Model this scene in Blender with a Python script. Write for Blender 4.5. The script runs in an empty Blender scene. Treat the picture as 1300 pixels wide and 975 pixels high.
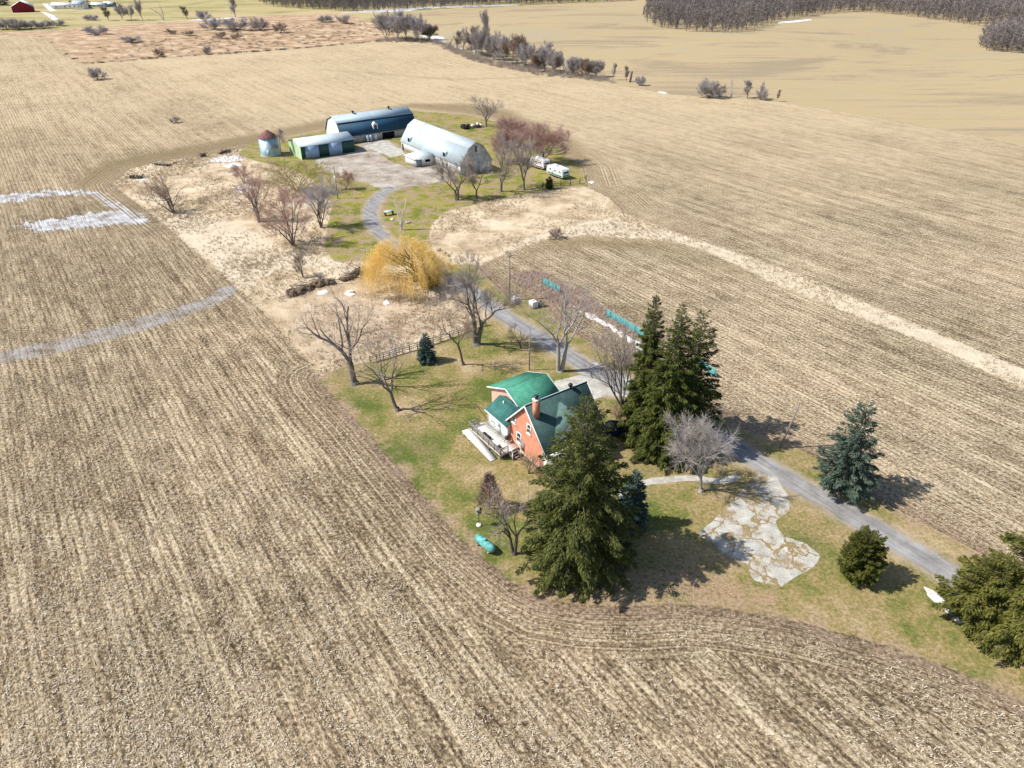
import bpy, math, random
import numpy as np
from math import radians as R, cos, sin, pi

scene = bpy.context.scene
COL = scene.collection

# ------------------------------------------------------------------ camera
FOC, PITCH, CAMH = 900.0, R(32.0), 55.0
cam_d = bpy.data.cameras.new("camera")
cam = bpy.data.objects.new("camera", cam_d)
COL.objects.link(cam)
cam_d.sensor_fit = 'HORIZONTAL'
cam_d.sensor_width = 36.0
cam_d.lens = 36.0 * FOC / 1300.0
cam_d.clip_start = 0.5
cam_d.clip_end = 6000.0
cam.location = (0, 0, CAMH)
cam.rotation_euler = (pi / 2 - PITCH, 0, 0)
scene.camera = cam

# ------------------------------------------------------------------ light
SUN_EL = R(48.5)
SUN_AZ = R(6.0)            # direction the shadows run, measured from +X
w = bpy.data.worlds.new("World")
scene.world = w
w.use_nodes = True
wn = w.node_tree
sky = wn.nodes.new("ShaderNodeTexSky")
sky.sky_type = 'NISHITA'
sky.sun_disc = False
sky.sun_elevation = SUN_EL
sky.sun_rotation = R(270.0) - SUN_AZ
wn.links.new(sky.outputs[0], wn.nodes["Background"].inputs[0])
wn.nodes["Background"].inputs[1].default_value = 0.10
sun_d = bpy.data.lights.new("sun", 'SUN')
sun = bpy.data.objects.new("sun", sun_d)
COL.objects.link(sun)
sun_d.energy = 4.6
sun_d.angle = R(0.5)
sun_d.color = (1.0, 0.95, 0.87)
sun.rotation_euler = (0, -(pi / 2 - SUN_EL), SUN_AZ)
sun.location = (-60, 0, 120)
scene.view_settings.view_transform = 'Standard'
scene.view_settings.look = 'None'
scene.view_settings.gamma = 1.0
scene.view_settings.exposure = 0.50
scene.view_settings.use_curve_mapping = False
scene.cycles.max_bounces = 5
scene.cycles.diffuse_bounces = 3
scene.cycles.glossy_bounces = 2
scene.cycles.transparent_max_bounces = 4
scene.cycles.caustics_reflective = False
scene.cycles.caustics_refractive = False


# ------------------------------------------------------------------ survey: photo pixel -> metres on the ground
def g(px, py, z=0.0):
    u = (px - 650.0) / FOC
    v = (487.5 - py) / FOC
    dy = cos(PITCH) + v * sin(PITCH)
    dz = -sin(PITCH) + v * cos(PITCH)
    t = (z - CAMH) / dz
    return (u * t, dy * t)


def gh(bx, by, ty):
    """height of something standing at ground pixel (bx,by) whose top reaches row ty"""
    X, Y = g(bx, by)
    a = PITCH - math.atan((487.5 - ty) / FOC)
    return CAMH - Y * math.tan(a)


ROWDIR = R(-55.0)          # crop rows, drive and every building share this bearing
UX, UY = cos(ROWDIR), sin(ROWDIR)

# ------------------------------------------------------------------ object helpers
def tag(o, label=None, cat=None, group=None, kind=None):
    if label: o['label'] = label
    if cat: o['category'] = cat
    if group: o['group'] = group
    if kind: o['kind'] = kind
    return o


def empty(name, loc, rz=0.0, label=None, cat=None, group=None):
    o = bpy.data.objects.new(name, None)
    o.empty_display_size = 0.3
    COL.objects.link(o)
    o.location = loc if len(loc) == 3 else (loc[0], loc[1], 0.0)
    o.rotation_euler = (0, 0, rz)
    return tag(o, label, cat, group)


def copy_thing(src, loc, rz=0.0, scale=(1, 1, 1), label=None, cat=None, group=None):
    c = src.copy()
    COL.objects.link(c)
    c.location = loc if len(loc) == 3 else (loc[0], loc[1], 0.0)
    c.rotation_euler = (0, 0, rz)
    c.scale = scale
    tag(c, label, cat, group)
    for ch in list(src.children):
        d = ch.copy()
        COL.objects.link(d)
        d.parent = c
        for gc in list(ch.children):
            e = gc.copy()
            COL.objects.link(e)
            e.parent = d
    return c


class MB:
    """collects geometry and links it as one mesh object"""
    def __init__(s):
        s.V, s.F, s.MI, s.n = [], [], [], 0

    def add(s, v, f, mi=0):
        v = np.asarray(v, dtype=np.float64).reshape(-1, 3)
        f = np.asarray(f, dtype=np.int64)
        s.V.append(v)
        s.F.append(f + s.n)
        s.MI.append(np.full(len(f), mi, dtype=np.int32))
        s.n += len(v)
        return s

    def box(s, x0, x1, y0, y1, z0, z1, mi=0):
        v = [(x, y, z) for z in (z0, z1) for y in (y0, y1) for x in (x0, x1)]
        f = [(0, 2, 3, 1), (4, 5, 7, 6), (0, 1, 5, 4), (2, 6, 7, 3), (0, 4, 6, 2), (1, 3, 7, 5)]
        return s.add(v, f, mi)

    def cbox(s, c, size, rz=0.0, mi=0, tilt=0.0):
        hx, hy, hz = [k / 2 for k in size]
        v = np.array([(x, y, z) for z in (-hz, hz) for y in (-hy, hy) for x in (-hx, hx)])
        if tilt:
            ct, st = cos(tilt), sin(tilt)
            v = np.stack([v[:, 0] * ct + v[:, 2] * st, v[:, 1], -v[:, 0] * st + v[:, 2] * ct], 1)
        cr, sr = cos(rz), sin(rz)
        v = np.stack([v[:, 0] * cr - v[:, 1] * sr, v[:, 0] * sr + v[:, 1] * cr, v[:, 2]], 1) + np.array(c)
        f = [(0, 2, 3, 1), (4, 5, 7, 6), (0, 1, 5, 4), (2, 6, 7, 3), (0, 4, 6, 2), (1, 3, 7, 5)]
        return s.add(v, f, mi)

    def poly(s, pts, mi=0):
        return s.add(pts, [tuple(range(len(pts)))], mi)

    def slab(s, quad, t, mi=0):
        """a roof pitch: quad given counter-clockwise from above, with real thickness t"""
        q = np.array(quad, float)
        nrm = np.cross(q[1] - q[0], q[3] - q[0])
        nrm /= np.linalg.norm(nrm)
        v = np.vstack([q, q - nrm * t])
        f = [(0, 1, 2, 3), (7, 6, 5, 4), (0, 4, 5, 1), (1, 5, 6, 2), (2, 6, 7, 3), (3, 7, 4, 0)]
        return s.add(v, f, mi)

    def prism(s, prof, y0, y1, mi=0):
        """profile in x,z extruded along y"""
        k = len(prof)
        v = [(x, y0, z) for x, z in prof] + [(x, y1, z) for x, z in prof]
        s.add(v, [tuple(range(k))], mi)
        s.add(v, [tuple(reversed(range(k, 2 * k)))], mi)
        s.add(v, [(i, k + i, k + (i + 1) % k, (i + 1) % k) for i in range(k)], mi)
        return s

    def xprism(s, prof, x0, x1, mi=0):
        """profile in y,z extruded along x"""
        k = len(prof)
        v = [(x0, y, z) for y, z in prof] + [(x1, y, z) for y, z in prof]
        s.add(v, [tuple(reversed(range(k)))], mi)
        s.add(v, [tuple(range(k, 2 * k))], mi)
        s.add(v, [((i + 1) % k, k + (i + 1) % k, k + i, i) for i in range(k)], mi)
        return s

    def tubes(s, P0, P1, R0, R1, n=5, mi=0, caps=False):
        P0 = np.asarray(P0, float).reshape(-1, 3)
        P1 = np.asarray(P1, float).reshape(-1, 3)
        N = len(P0)
        if N == 0:
            return s
        R0 = np.broadcast_to(np.asarray(R0, float), (N,)).reshape(N, 1, 1)
        R1 = np.broadcast_to(np.asarray(R1, float), (N,)).reshape(N, 1, 1)
        d = P1 - P0
        d /= np.maximum(np.linalg.norm(d, axis=1, keepdims=True), 1e-9)
        ref = np.where(np.abs(d[:, 2:3]) > 0.9, np.array([[1.0, 0, 0]]), np.array([[0, 0, 1.0]]))
        u = np.cross(d, ref)
        u /= np.maximum(np.linalg.norm(u, axis=1, keepdims=True), 1e-9)
        v = np.cross(d, u)
        a = np.arange(n) * 2 * pi / n
        ring = np.cos(a)[None, :, None] * u[:, None, :] + np.sin(a)[None, :, None] * v[:, None, :]
        A = P0[:, None, :] + R0 * ring
        B = P1[:, None, :] + R1 * ring
        verts = np.concatenate([A, B], 1).reshape(-1, 3)
        k = np.arange(n)
        k2 = (k + 1) % n
        base = (np.arange(N) * 2 * n)[:, None, None]
        f = np.stack([k, k2, n + k2, n + k], 1)[None] + base
        s.add(verts, f.reshape(-1, 4), mi)
        if caps:
            fc = np.concatenate([(n + k)[None, :] + base[:, 0], k[::-1][None, :] + base[:, 0]], 0)
            s.F.append(fc + s.n - len(verts))
            s.MI.append(np.full(len(fc), mi, dtype=np.int32))
        return s

    def lathe(s, prof, n=24, c=(0, 0, 0), mi=0):
        """profile of (radius, z) turned about a vertical axis"""
        a = np.arange(n) * 2 * pi / n
        v = []
        for r, z in prof:
            v += [(c[0] + r * cos(t), c[1] + r * sin(t), c[2] + z) for t in a]
        f = []
        for i in range(len(prof) - 1):
            for k in range(n):
                k2 = (k + 1) % n
                f.append((i * n + k, i * n + k2, (i + 1) * n + k2, (i + 1) * n + k))
        return s.add(v, f, mi)

    def build(s, name, mats, parent=None, smooth=False, loc=None, rz=0.0):
        V = np.concatenate(s.V) if s.V else np.zeros((0, 3))
        me = bpy.data.meshes.new(name)
        tot = [np.full(len(f), f.shape[1], dtype=np.int32) for f in s.F]
        lt = np.concatenate(tot)
        li = np.concatenate([f.reshape(-1) for f in s.F]).astype(np.int32)
        ls = np.zeros(len(lt), dtype=np.int32)
        ls[1:] = np.cumsum(lt)[:-1]
        me.vertices.add(len(V))
        me.vertices.foreach_set("co", V.astype(np.float32).ravel())
        me.loops.add(len(li))
        me.loops.foreach_set("vertex_index", li)
        me.polygons.add(len(lt))
        me.polygons.foreach_set("loop_start", ls)
        me.polygons.foreach_set("loop_total", lt)
        if not isinstance(mats, (list, tuple)):
            mats = [mats]
        for m in mats:
            me.materials.append(m)
        if len(mats) > 1:
            me.polygons.foreach_set("material_index", np.concatenate(s.MI))
        me.update(calc_edges=True)
        me.validate()
        if smooth:
            me.polygons.foreach_set("use_smooth", np.ones(len(me.polygons), dtype=bool))
        o = bpy.data.objects.new(name, me)
        COL.objects.link(o)
        if parent is not None:
            o.parent = parent
        if loc is not None:
            o.location = loc if len(loc) == 3 else (loc[0], loc[1], 0.0)
        o.rotation_euler = (0, 0, rz)
        return o


# ------------------------------------------------------------------ node helpers
class NT:
    def __init__(s, name):
        s.m = bpy.data.materials.new(name)
        s.m.use_nodes = True
        s.t = s.m.node_tree
        s.t.nodes.clear()
        s.out = s.t.nodes.new("ShaderNodeOutputMaterial")

    def n(s, typ, **kw):
        o = s.t.nodes.new(typ)
        for k, v in kw.items():
            setattr(o, k, v)
        return o

    def put(s, sock, v):
        if v is None:
            return
        if hasattr(v, "is_linked"):
            s.t.links.new(v, sock)
        else:
            if isinstance(v, tuple) and len(v) == 3 and sock.type == 'RGBA':
                v = v + (1.0,)
            sock.default_value = v

    def coord(s):
        return s.n("ShaderNodeTexCoord").outputs["Object"]

    def pos(s):
        return s.n("ShaderNodeNewGeometry").outputs["Position"]

    def island(s):
        return s.n("ShaderNodeNewGeometry").outputs["Random Per Island"]

    def objrand(s):
        return s.n("ShaderNodeObjectInfo").outputs["Random"]

    def attr(s, name):
        return s.n("ShaderNodeAttribute", attribute_name=name).outputs["Fac"]

    def math(s, op, a, b=None, c=None, clamp=False):
        o = s.n("ShaderNodeMath", operation=op, use_clamp=clamp)
        s.put(o.inputs[0], a)
        s.put(o.inputs[1], b)
        s.put(o.inputs[2], c)
        return o.outputs[0]

    def map(s, vec, scale=(1, 1, 1), rot=(0, 0, 0), loc=(0, 0, 0)):
        o = s.n("ShaderNodeMapping")
        s.put(o.inputs["Vector"], vec)
        o.inputs["Scale"].default_value = scale
        o.inputs["Rotation"].default_value = rot
        o.inputs["Location"].default_value = loc
        return o.outputs[0]

    def noise(s, vec, scale, detail=2.0, rough=0.5, dist=0.0):
        o = s.n("ShaderNodeTexNoise")
        s.put(o.inputs["Vector"], vec)
        o.inputs["Scale"].default_value = scale
        o.inputs["Detail"].default_value = detail
        o.inputs["Roughness"].default_value = rough
        o.inputs["Distortion"].default_value = dist
        return o.outputs["Fac"]

    def voro(s, vec, scale, feature='F1', out="Distance", rand=1.0):
        o = s.n("ShaderNodeTexVoronoi", feature=feature)
        s.put(o.inputs["Vector"], vec)
        o.inputs["Scale"].default_value = scale
        o.inputs["Randomness"].default_value = rand
        return o.outputs[out]

    def ramp(s, fac, stops, interp='LINEAR'):
        o = s.n("ShaderNodeValToRGB")
        s.put(o.inputs[0], fac)
        o.color_ramp.interpolation = interp
        e = o.color_ramp.elements
        while len(e) > 1:
            e.remove(e[-1])
        for i, (p, c) in enumerate(stops):
            k = e[0] if i == 0 else e.new(p)
            k.position = p
            k.color = c + (1.0,) if len(c) == 3 else c
        return o.outputs[0]

    def step(s, v, lo, hi):
        o = s.n("ShaderNodeMapRange", interpolation_type='SMOOTHSTEP')
        s.put(o.inputs[0], v)
        o.inputs[1].default_value = lo
        o.inputs[2].default_value = hi
        return o.outputs[0]

    def mix(s, f, a, b, blend='MIX'):
        o = s.n("ShaderNodeMix", data_type='RGBA', blend_type=blend)
        s.put(o.inputs[0], f)
        s.put(o.inputs[6], a)
        s.put(o.inputs[7], b)
        return o.outputs[2]

    def bump(s, h, strength=0.5, dist=0.05):
        o = s.n("ShaderNodeBump")
        s.put(o.inputs["Height"], h)
        o.inputs["Strength"].default_value = strength
        o.inputs["Distance"].default_value = dist
        return o.outputs[0]

    def bsdf(s, col, rough=0.8, spec=0.2, metal=0.0, normal=None, trans=None):
        o = s.n("ShaderNodeBsdfPrincipled")
        s.put(o.inputs["Base Color"], col)
        s.put(o.inputs["Roughness"], rough)
        o.inputs["Specular IOR Level"].default_value = spec
        o.inputs["Metallic"].default_value = metal
        if normal is not None:
            s.put(o.inputs["Normal"], normal)
        return o.outputs[0]

    def done(s, sh):
        s.t.links.new(sh, s.out.inputs[0])
        return s.m


def plain(name, col, rough=0.6, spec=0.3, metal=0.0, var=0.12, scale=3.0, dirt=None, bump=0.0):
    """a painted / worn surface: base colour with weathering that has its own shape"""
    t = NT(name)
    p = t.coord()
    n1 = t.noise(p, scale, 4, 0.6)
    c = t.mix(t.step(n1, 0.35, 0.7), tuple(k * (1 - var) for k in col), tuple(min(1, k * (1 + var)) for k in col))
    if dirt:
        n2 = t.noise(t.map(p, (1.0, 1.0, 0.35)), scale * 0.45, 5, 0.7)
        c = t.mix(t.step(n2, 0.52, 0.78), c, dirt)
    nr = t.bump(n1, bump, 0.02) if bump else None
    return t.done(t.bsdf(c, rough, spec, metal, nr))
# ------------------------------------------------------------------ plan of the place (surveyed from the photograph)
def G(*pts):
    return np.array([g(x, y) for x, y in pts])


PL_LAWN = G((405,478),(440,464),(470,459),(520,446),(560,433),(605,416),(626,402),(600,372),(575,352),(556,338),
            (600,334),(638,372),(690,384),(712,416),(761,440),(850,500),(945,545),(1000,563),(1040,583),(1090,622),
            (1180,668),(1240,700),(1340,752),(1360,915),(1300,893),(1240,862),(1180,838),(1100,812),(1000,785),
            (920,772),(860,766),(800,770),(740,768),(690,760),(655,742),(620,712),(590,688),(560,655),(530,620),
            (490,575),(460,540),(430,510),(412,490))
PL_FARM = G((300,196),(318,182),(360,177),(415,165),(520,140),(600,147),(640,158),(700,183),(738,212),(744,236),
            (700,241),(640,251),(590,262),(565,268),(548,285),(541,310),(545,335),(520,338),(470,331),(426,333),
            (411,318),(415,290),(421,262),(412,236),(370,215),(330,206))
PL_DRY1 = G((145,232),(165,215),(200,205),(260,197),(300,190),(340,190),(430,222),(440,300),(470,325),(545,325),(572,345),(604,380),
            (628,402),(605,418),(560,435),(520,448),(470,461),(440,466),(405,480),(385,455),(350,410),(320,380),
            (290,355),(250,320),(215,290),(180,262),(150,240))
PL_DRY2 = G((546,285),(565,268),(640,252),(740,236),(772,250),(792,270),(850,292),(1000,343),(1300,468),(1400,508),
            (1400,540),(1300,494),(1180,437),(1000,367),(900,320),(850,305),(745,299),(690,304),(650,319),(600,340),
            (560,342),(540,318))
PL_FAR = G((470,26),(540,14),(640,8),(760,0),(860,-6),(1000,-30),(1700,-30),(1900,200),(1500,205),(1300,183),(1100,147),(980,128),
           (850,119),(780,107),(680,90),(600,74),(545,55),(500,44))
PL_BROWN = G((-60,47),(0,43),(80,38),(200,27),(330,19),(440,19),(478,22),(505,46),(480,51),(430,55),(330,62),(200,70),
             (106,78),(80,66),(60,50),(0,44))
PL_BACK = G((-900,50),(-60,46),(0,42),(80,37),(200,26),(330,18),(440,18),(470,26),(540,14),(640,8),(760,0),(760,-30),(-900,-30))
PL_DARK = G((95,250),(140,226),(165,212),(200,204),(260,196),(320,183),(415,165),(520,138),(600,146),(648,158),(735,205),(775,250),
            (770,238),(735,180),(650,140),(600,132),(520,130),(415,150),(330,168),(240,184),(180,194),(120,208),(85,235))
PL_ICE1 = G((0,247),(60,241),(118,241),(132,250),(128,256),(112,248),(60,249),(20,256),(-60,262),(-60,254))
PL_ICE2 = G((22,284),(80,276),(130,268),(165,266),(190,277),(186,284),(150,286),(100,291),(40,295))
PL_ICE3 = G((118,246),(140,250),(196,281),(185,286),(160,276),(130,262))
PL_MUD = G((-60,460),(0,447),(100,425),(190,400),(250,383),(285,363),(300,362),(302,371),(272,388),(200,414),(100,441),(0,463),(-60,476))
PL_YARDG = G((398,203),(452,192),(458,182),(486,177),(512,188),(498,190),(486,192),(483,197),(494,206),(514,211),(530,213),(550,211),(562,205),(580,224),(560,230),
             (525,236),(500,242),(478,236),(452,228),(418,219))
PL_HOUSEG = G((733,462),(752,458),(778,470),(820,486),(840,505),(812,508),(770,502),(752,496),(742,480))
PL_TRACK = G((700,290),(770,276),(850,292),(1000,343),(1300,468),(1400,508),(1400,540),(1300,494),(1180,437),(1000,367),(900,320),(850,305),(745,299),(690,304),(650,319),(625,330),(640,312),(690,295))
PL_TRACK2 = G((205,280),(225,272),(300,282),(360,315),(440,335),(520,338),(545,345),(470,352),(400,340),(350,345),(310,372),(290,355),(250,320))
PL_RUST = G((380,378),(450,366),(500,372),(560,382),(604,402),(560,432),(500,450),(430,466),(405,470),(380,440),(360,400))
PL_GREEN = G((420,486),(450,475),(500,560),(560,560),(610,590),(600,640),(575,640),(530,600),(470,530))
PL_GREEN2 = G((940,720),(1010,745),(1120,760),(1150,800),(1060,775),(960,745))
PL_LITTER = G((860,700),(930,730),(1000,760),(960,782),(860,768),(790,772),(700,765),(680,750),(760,745))


def sdist(P, poly):
    """signed distance (inside positive) of points P to a closed polygon"""
    d2 = np.full(len(P), 1e18)
    ins = np.zeros(len(P), dtype=bool)
    n = len(poly)
    for i in range(n):
        a, b = poly[i], poly[(i + 1) % n]
        e = b - a
        wv = P - a
        t = np.clip((wv @ e) / (e @ e + 1e-12), 0, 1)
        q = wv - t[:, None] * e
        d2 = np.minimum(d2, (q * q).sum(1))
        c1 = P[:, 1] >= a[1]
        c2 = P[:, 1] < b[1]
        c3 = e[0] * wv[:, 1] > e[1] * wv[:, 0]
        ins ^= (c1 & c2 & c3) | (~c1 & ~c2 & ~c3)
    d = np.sqrt(d2)
    return np.where(ins, d, -d)


def relief(X, Y):
    """gentle roll of the land beyond the farm; level around the buildings"""
    X = np.asarray(X, float)
    Y = np.asarray(Y, float)
    k = np.clip((Y - 270.0) / 140.0, 0, 1)
    k = k * k * (3 - 2 * k)
    return k * (1.5 * np.sin(X * 0.013 + 0.6) * np.cos(Y * 0.011) + 0.9 * np.sin(X * 0.027 - Y * 0.019))


def gz(x, y):
    return float(relief(x, y))


def at(px, py):
    x, y = g(px, py)
    return (x, y, gz(x, y))


# ------------------------------------------------------------------ the ground: one sheet
def axis_lines(a, b, step, lo, hi, grow=1.12):
    inner = list(np.arange(a, b + 0.01, step))
    s, v, up = step, inner[-1], []
    while v < hi:
        s *= grow
        v += s
        up.append(v)
    s, v, dn = step, inner[0], []
    while v > lo:
        s *= grow
        v -= s
        dn.append(v)
    return np.array(dn[::-1] + inner + up)


gx = axis_lines(-125, 150, 1.1, -2600, 2600)
gy = axis_lines(26, 330, 1.1, -60, 4200, 1.03)
GXX, GYY = np.meshgrid(gx, gy)
P2 = np.stack([GXX.ravel(), GYY.ravel()], 1)
Z = relief(P2[:, 0], P2[:, 1])
nx, ny = len(gx), len(gy)
ii = (np.arange(ny - 1)[:, None] * nx + np.arange(nx - 1)[None]).ravel()
ground_mb = MB().add(np.column_stack([P2, Z]), np.stack([ii, ii + 1, ii + nx + 1, ii + nx], 1))


def sd_mat():
    t = NT("ground_cover")
    p = t.pos()
    # coordinates along / across the crop rows
    sep = t.n("ShaderNodeSeparateXYZ")
    t.put(sep.inputs[0], p)
    x, y = sep.outputs[0], sep.outputs[1]
    along = t.math('ADD', t.math('MULTIPLY', x, UX), t.math('MULTIPLY', y, UY))
    across0 = t.math('ADD', t.math('MULTIPLY', x, -UY), t.math('MULTIPLY', y, UX))
    yard = t.math('MULTIPLY', t.attr('a_lawn'), -1.0)           # distance out from the yard edge
    head = t.math('LESS_THAN', t.math('ADD', yard, t.math('MULTIPLY', t.noise(p, 0.12, 3), 7.0)), 9.0)
    farm = t.math('MULTIPLY', t.attr('a_compound'), -1.0)
    headf = t.math('LESS_THAN', farm, 10.0)
    sel = t.math('MULTIPLY', t.math('GREATER_THAN', y, 150.0), headf)
    across = t.n("ShaderNodeMix", data_type='FLOAT')
    t.put(across.inputs[0], head); t.put(across.inputs[2], across0); t.put(across.inputs[3], yard)
    across2 = t.n("ShaderNodeMix", data_type='FLOAT')
    t.put(across2.inputs[0], sel); t.put(across2.inputs[2], across.outputs[0]); t.put(across2.inputs[3], farm)
    ac = across2.outputs[0]
    inhead = t.math('MAXIMUM', head, sel)
    cmb = t.n("ShaderNodeCombineXYZ")
    t.put(cmb.inputs[0], t.math('MULTIPLY', along, t.math('SUBTRACT', 1.0, t.math('MULTIPLY', inhead, 0.999))))
    t.put(cmb.inputs[1], ac)
    row_v = cmb.outputs[0]
    n_big = t.noise(p, 0.035, 4, 0.6)
    n_mid = t.noise(p, 0.33, 4, 0.65)
    n_fine = t.noise(p, 2.6, 4, 0.72)
    n_grit = t.noise(p, 9.0, 2, 0.7)
    edge = t.math('MULTIPLY', t.math('SUBTRACT', t.noise(p, 0.8, 4, 0.7), 0.5), 3.2)
    fuzz = t.math('MULTIPLY', t.math('SUBTRACT', n_fine, 0.5), 1.6)
    jag = t.math('ADD', edge, fuzz)

    # --- corn stubble
    swath = t.noise(t.map(row_v, (0.018, 0.42, 1)), 1.0, 3, 0.6)          # combine passes, many metres long
    streak = t.noise(t.map(row_v, (0.22, 1.9, 1)), 1.0, 4, 0.68)          # residue drawn out along the rows
    wob = t.math('MULTIPLY', t.math('SUBTRACT', t.noise(p, 0.25, 2), 0.5), 3.0)
    wave = t.math('SINE', t.math('ADD', t.math('MULTIPLY', ac, 2 * pi / 0.92), wob))
    wave01 = t.step(wave, -1.0, 0.0)
    fleck = t.noise(t.map(row_v, (2.2, 5.0, 1)), 1.0, 4, 0.8)
    rowamp = t.math('MULTIPLY', t.step(t.noise(t.map(row_v, (0.07, 0.55, 1)), 1.0, 3, 0.6), 0.38, 0.60), t.math('MULTIPLY', t.math('MULTIPLY_ADD', inhead, -0.6, 1.0), t.math('MULTIPLY_ADD', t.step(y, 130.0, 60.0), 0.03, 0.06)))
    v = t.math('MULTIPLY', n_fine, 0.86)
    v = t.math('ADD', v, t.math('MULTIPLY', fleck, 0.62))
    v = t.math('ADD', v, t.math('MULTIPLY', streak, 0.40))
    v = t.math('ADD', v, t.math('MULTIPLY', swath, 0.24))
    v = t.math('ADD', v, t.math('MULTIPLY', wave01, rowamp))
    v = t.math('ADD', v, t.math('MULTIPLY', n_mid, 0.22))
    v = t.math('ADD', v, t.math('MULTIPLY', n_big, 0.20))
    v = t.math('SUBTRACT', v, 0.735)
    v = t.math('ADD', v, t.math('MULTIPLY', t.step(across0, 66.0, 82.0), 0.04))
    stub = t.ramp(v, [(0.39, (0.062, 0.044, 0.029)), (0.48, (0.145, 0.105, 0.066)), (0.57, (0.26, 0.198, 0.127)),
                      (0.66, (0.44, 0.355, 0.242)), (0.77, (0.60, 0.51, 0.375))])
    warm = t.ramp(n_big, [(0.35, (0.97, 1.0, 0.97)), (0.65, (1.04, 1.01, 0.99))])
    stub = t.mix(1.0, stub, warm, 'MULTIPLY')
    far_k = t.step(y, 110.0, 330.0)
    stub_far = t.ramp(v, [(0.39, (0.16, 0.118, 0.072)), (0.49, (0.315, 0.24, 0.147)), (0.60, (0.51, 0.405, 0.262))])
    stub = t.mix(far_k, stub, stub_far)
    # turned headland, bare and dark
    dk = t.step(t.math('ADD', t.attr('a_dark'), t.math('MULTIPLY', jag, 2.2)), -3.0, 5.0)
    dirt = t.ramp(t.math('ADD', t.math('MULTIPLY', n_fine, 0.6), t.math('MULTIPLY', streak, 0.4)),
                  [(0.3, (0.10, 0.072, 0.04)), (0.5, (0.20, 0.15, 0.08)), (0.7, (0.34, 0.26, 0.15))])
    stub = t.mix(t.math('MULTIPLY', dk, 0.72), stub, dirt)
    # thin soil verge where the plough stops short of the grass
    hv = t.math('MULTIPLY', t.step(yard, 3.4, 0.6), t.step(t.math('ADD', n_mid, t.math('MULTIPLY', n_fine, 0.4)), 0.45, 0.85))
    stub = t.mix(t.math('MULTIPLY', hv, 0.55), stub, t.ramp(n_fine, [(0.35, (0.17, 0.115, 0.085)), (0.65, (0.38, 0.28, 0.21))]))
    # silt and meltwater lying across the rows
    md = t.step(t.math('ADD', t.attr('a_mud'), t.math('MULTIPLY', jag, 0.75)), -0.6, 0.7)
    mudc = t.ramp(t.math('ADD', t.math('MULTIPLY', n_mid, 0.5), t.math('MULTIPLY', n_fine, 0.5)),
                  [(0.36, (0.17, 0.14, 0.115)), (0.48, (0.27, 0.24, 0.212)), (0.62, (0.385, 0.37, 0.36))])
    stub = t.mix(t.math('MULTIPLY', md, t.step(t.math('ADD', t.math('MULTIPLY', n_fine, 0.5), t.math('MULTIPLY', n_mid, 0.5)), 0.36, 0.54)), stub, mudc)
    ic = t.step(t.math('ADD', t.attr('a_ice'), t.math('ADD', t.math('MULTIPLY', jag, 0.7), t.math('ADD', t.math('MULTIPLY', t.math('SUBTRACT', streak, 0.5), 12.0), t.math('MULTIPLY', t.math('SUBTRACT', n_mid, 0.5), 7.0)))), -0.2, 1.4)
    icec = t.ramp(t.math('ADD', t.math('MULTIPLY', n_mid, 0.6), t.math('MULTIPLY', streak, 0.45)),
                  [(0.40, (0.19, 0.165, 0.14)), (0.49, (0.36, 0.345, 0.345)), (0.62, (0.58, 0.59, 0.62))])
    stub = t.mix(t.math('MULTIPLY', ic, 0.93), stub, icec)
    b_f = t.bump(t.math('ADD', t.math('MULTIPLY', wave01, 0.35), t.math('ADD', n_fine, t.math('MULTIPLY', n_grit, 0.5))), 0.9, 0.16)
    sh = t.bsdf(stub, 0.9, 0.08, normal=b_f)

    # --- winter wheat and far pasture, smooth
    fw = t.noise(t.map(p, (0.004, 0.02, 1.0), (0, 0, R(-8))), 1.0, 4, 0.6)
    fl = t.noise(t.map(p, (0.012, 0.22, 1.0), (0, 0, R(12))), 1.0, 3, 0.6)
    fv = t.math('ADD', t.math('MULTIPLY', fw, 0.72), t.math('ADD', t.math('MULTIPLY', fl, 0.36), t.math('MULTIPLY', n_mid, 0.18)))
    fv = t.math('SUBTRACT', fv, 0.12)
    farc = t.ramp(fv, [(0.40, (0.29, 0.235, 0.155)), (0.46, (0.355, 0.28, 0.175)), (0.51, (0.395, 0.31, 0.193)), (0.56, (0.375, 0.305, 0.165)), (0.62, (0.36, 0.30, 0.215))])
    fm = t.step(t.math('ADD', t.attr('a_far'), t.math('MULTIPLY', jag, 0.8)), -0.8, 0.8)
    sh = t.n("ShaderNodeMixShader") and mixsh(t, fm, sh, t.bsdf(farc, 0.95, 0.05))
    # --- abandoned field gone to weeds
    bc = t.ramp(t.math('ADD', t.math('MULTIPLY', t.noise(p, 0.09, 4, 0.65), 0.6), t.math('MULTIPLY', n_mid, 0.4)),
                [(0.38, (0.22, 0.16, 0.09)), (0.46, (0.35, 0.235, 0.15)), (0.53, (0.43, 0.31, 0.20)), (0.61, (0.54, 0.44, 0.31))])
    bm = t.step(t.math('ADD', t.attr('a_brown'), jag), -1.0, 1.0)
    sh = mixsh(t, bm, sh, t.bsdf(bc, 0.95, 0.05))
    kc = t.ramp(t.math('ADD', t.math('MULTIPLY', t.noise(t.map(p, (0.01, 0.03, 1)), 1.0, 3), 0.7), t.math('MULTIPLY', n_mid, 0.3)),
                [(0.40, (0.25, 0.225, 0.105)), (0.5, (0.37, 0.32, 0.155)), (0.6, (0.42, 0.34, 0.20))])
    km = t.step(t.attr('a_back'), -1.0, 1.0)
    sh = mixsh(t, km, sh, t.bsdf(kc, 0.95, 0.05))

    # --- rough dead grass
    n_c = t.noise(p, 0.10, 4, 0.6)
    dv = t.math('ADD', t.math('MULTIPLY', n_c, 0.50), t.math('ADD', t.math('MULTIPLY', n_mid, 0.28), t.math('MULTIPLY', n_fine, 0.26)))
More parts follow.
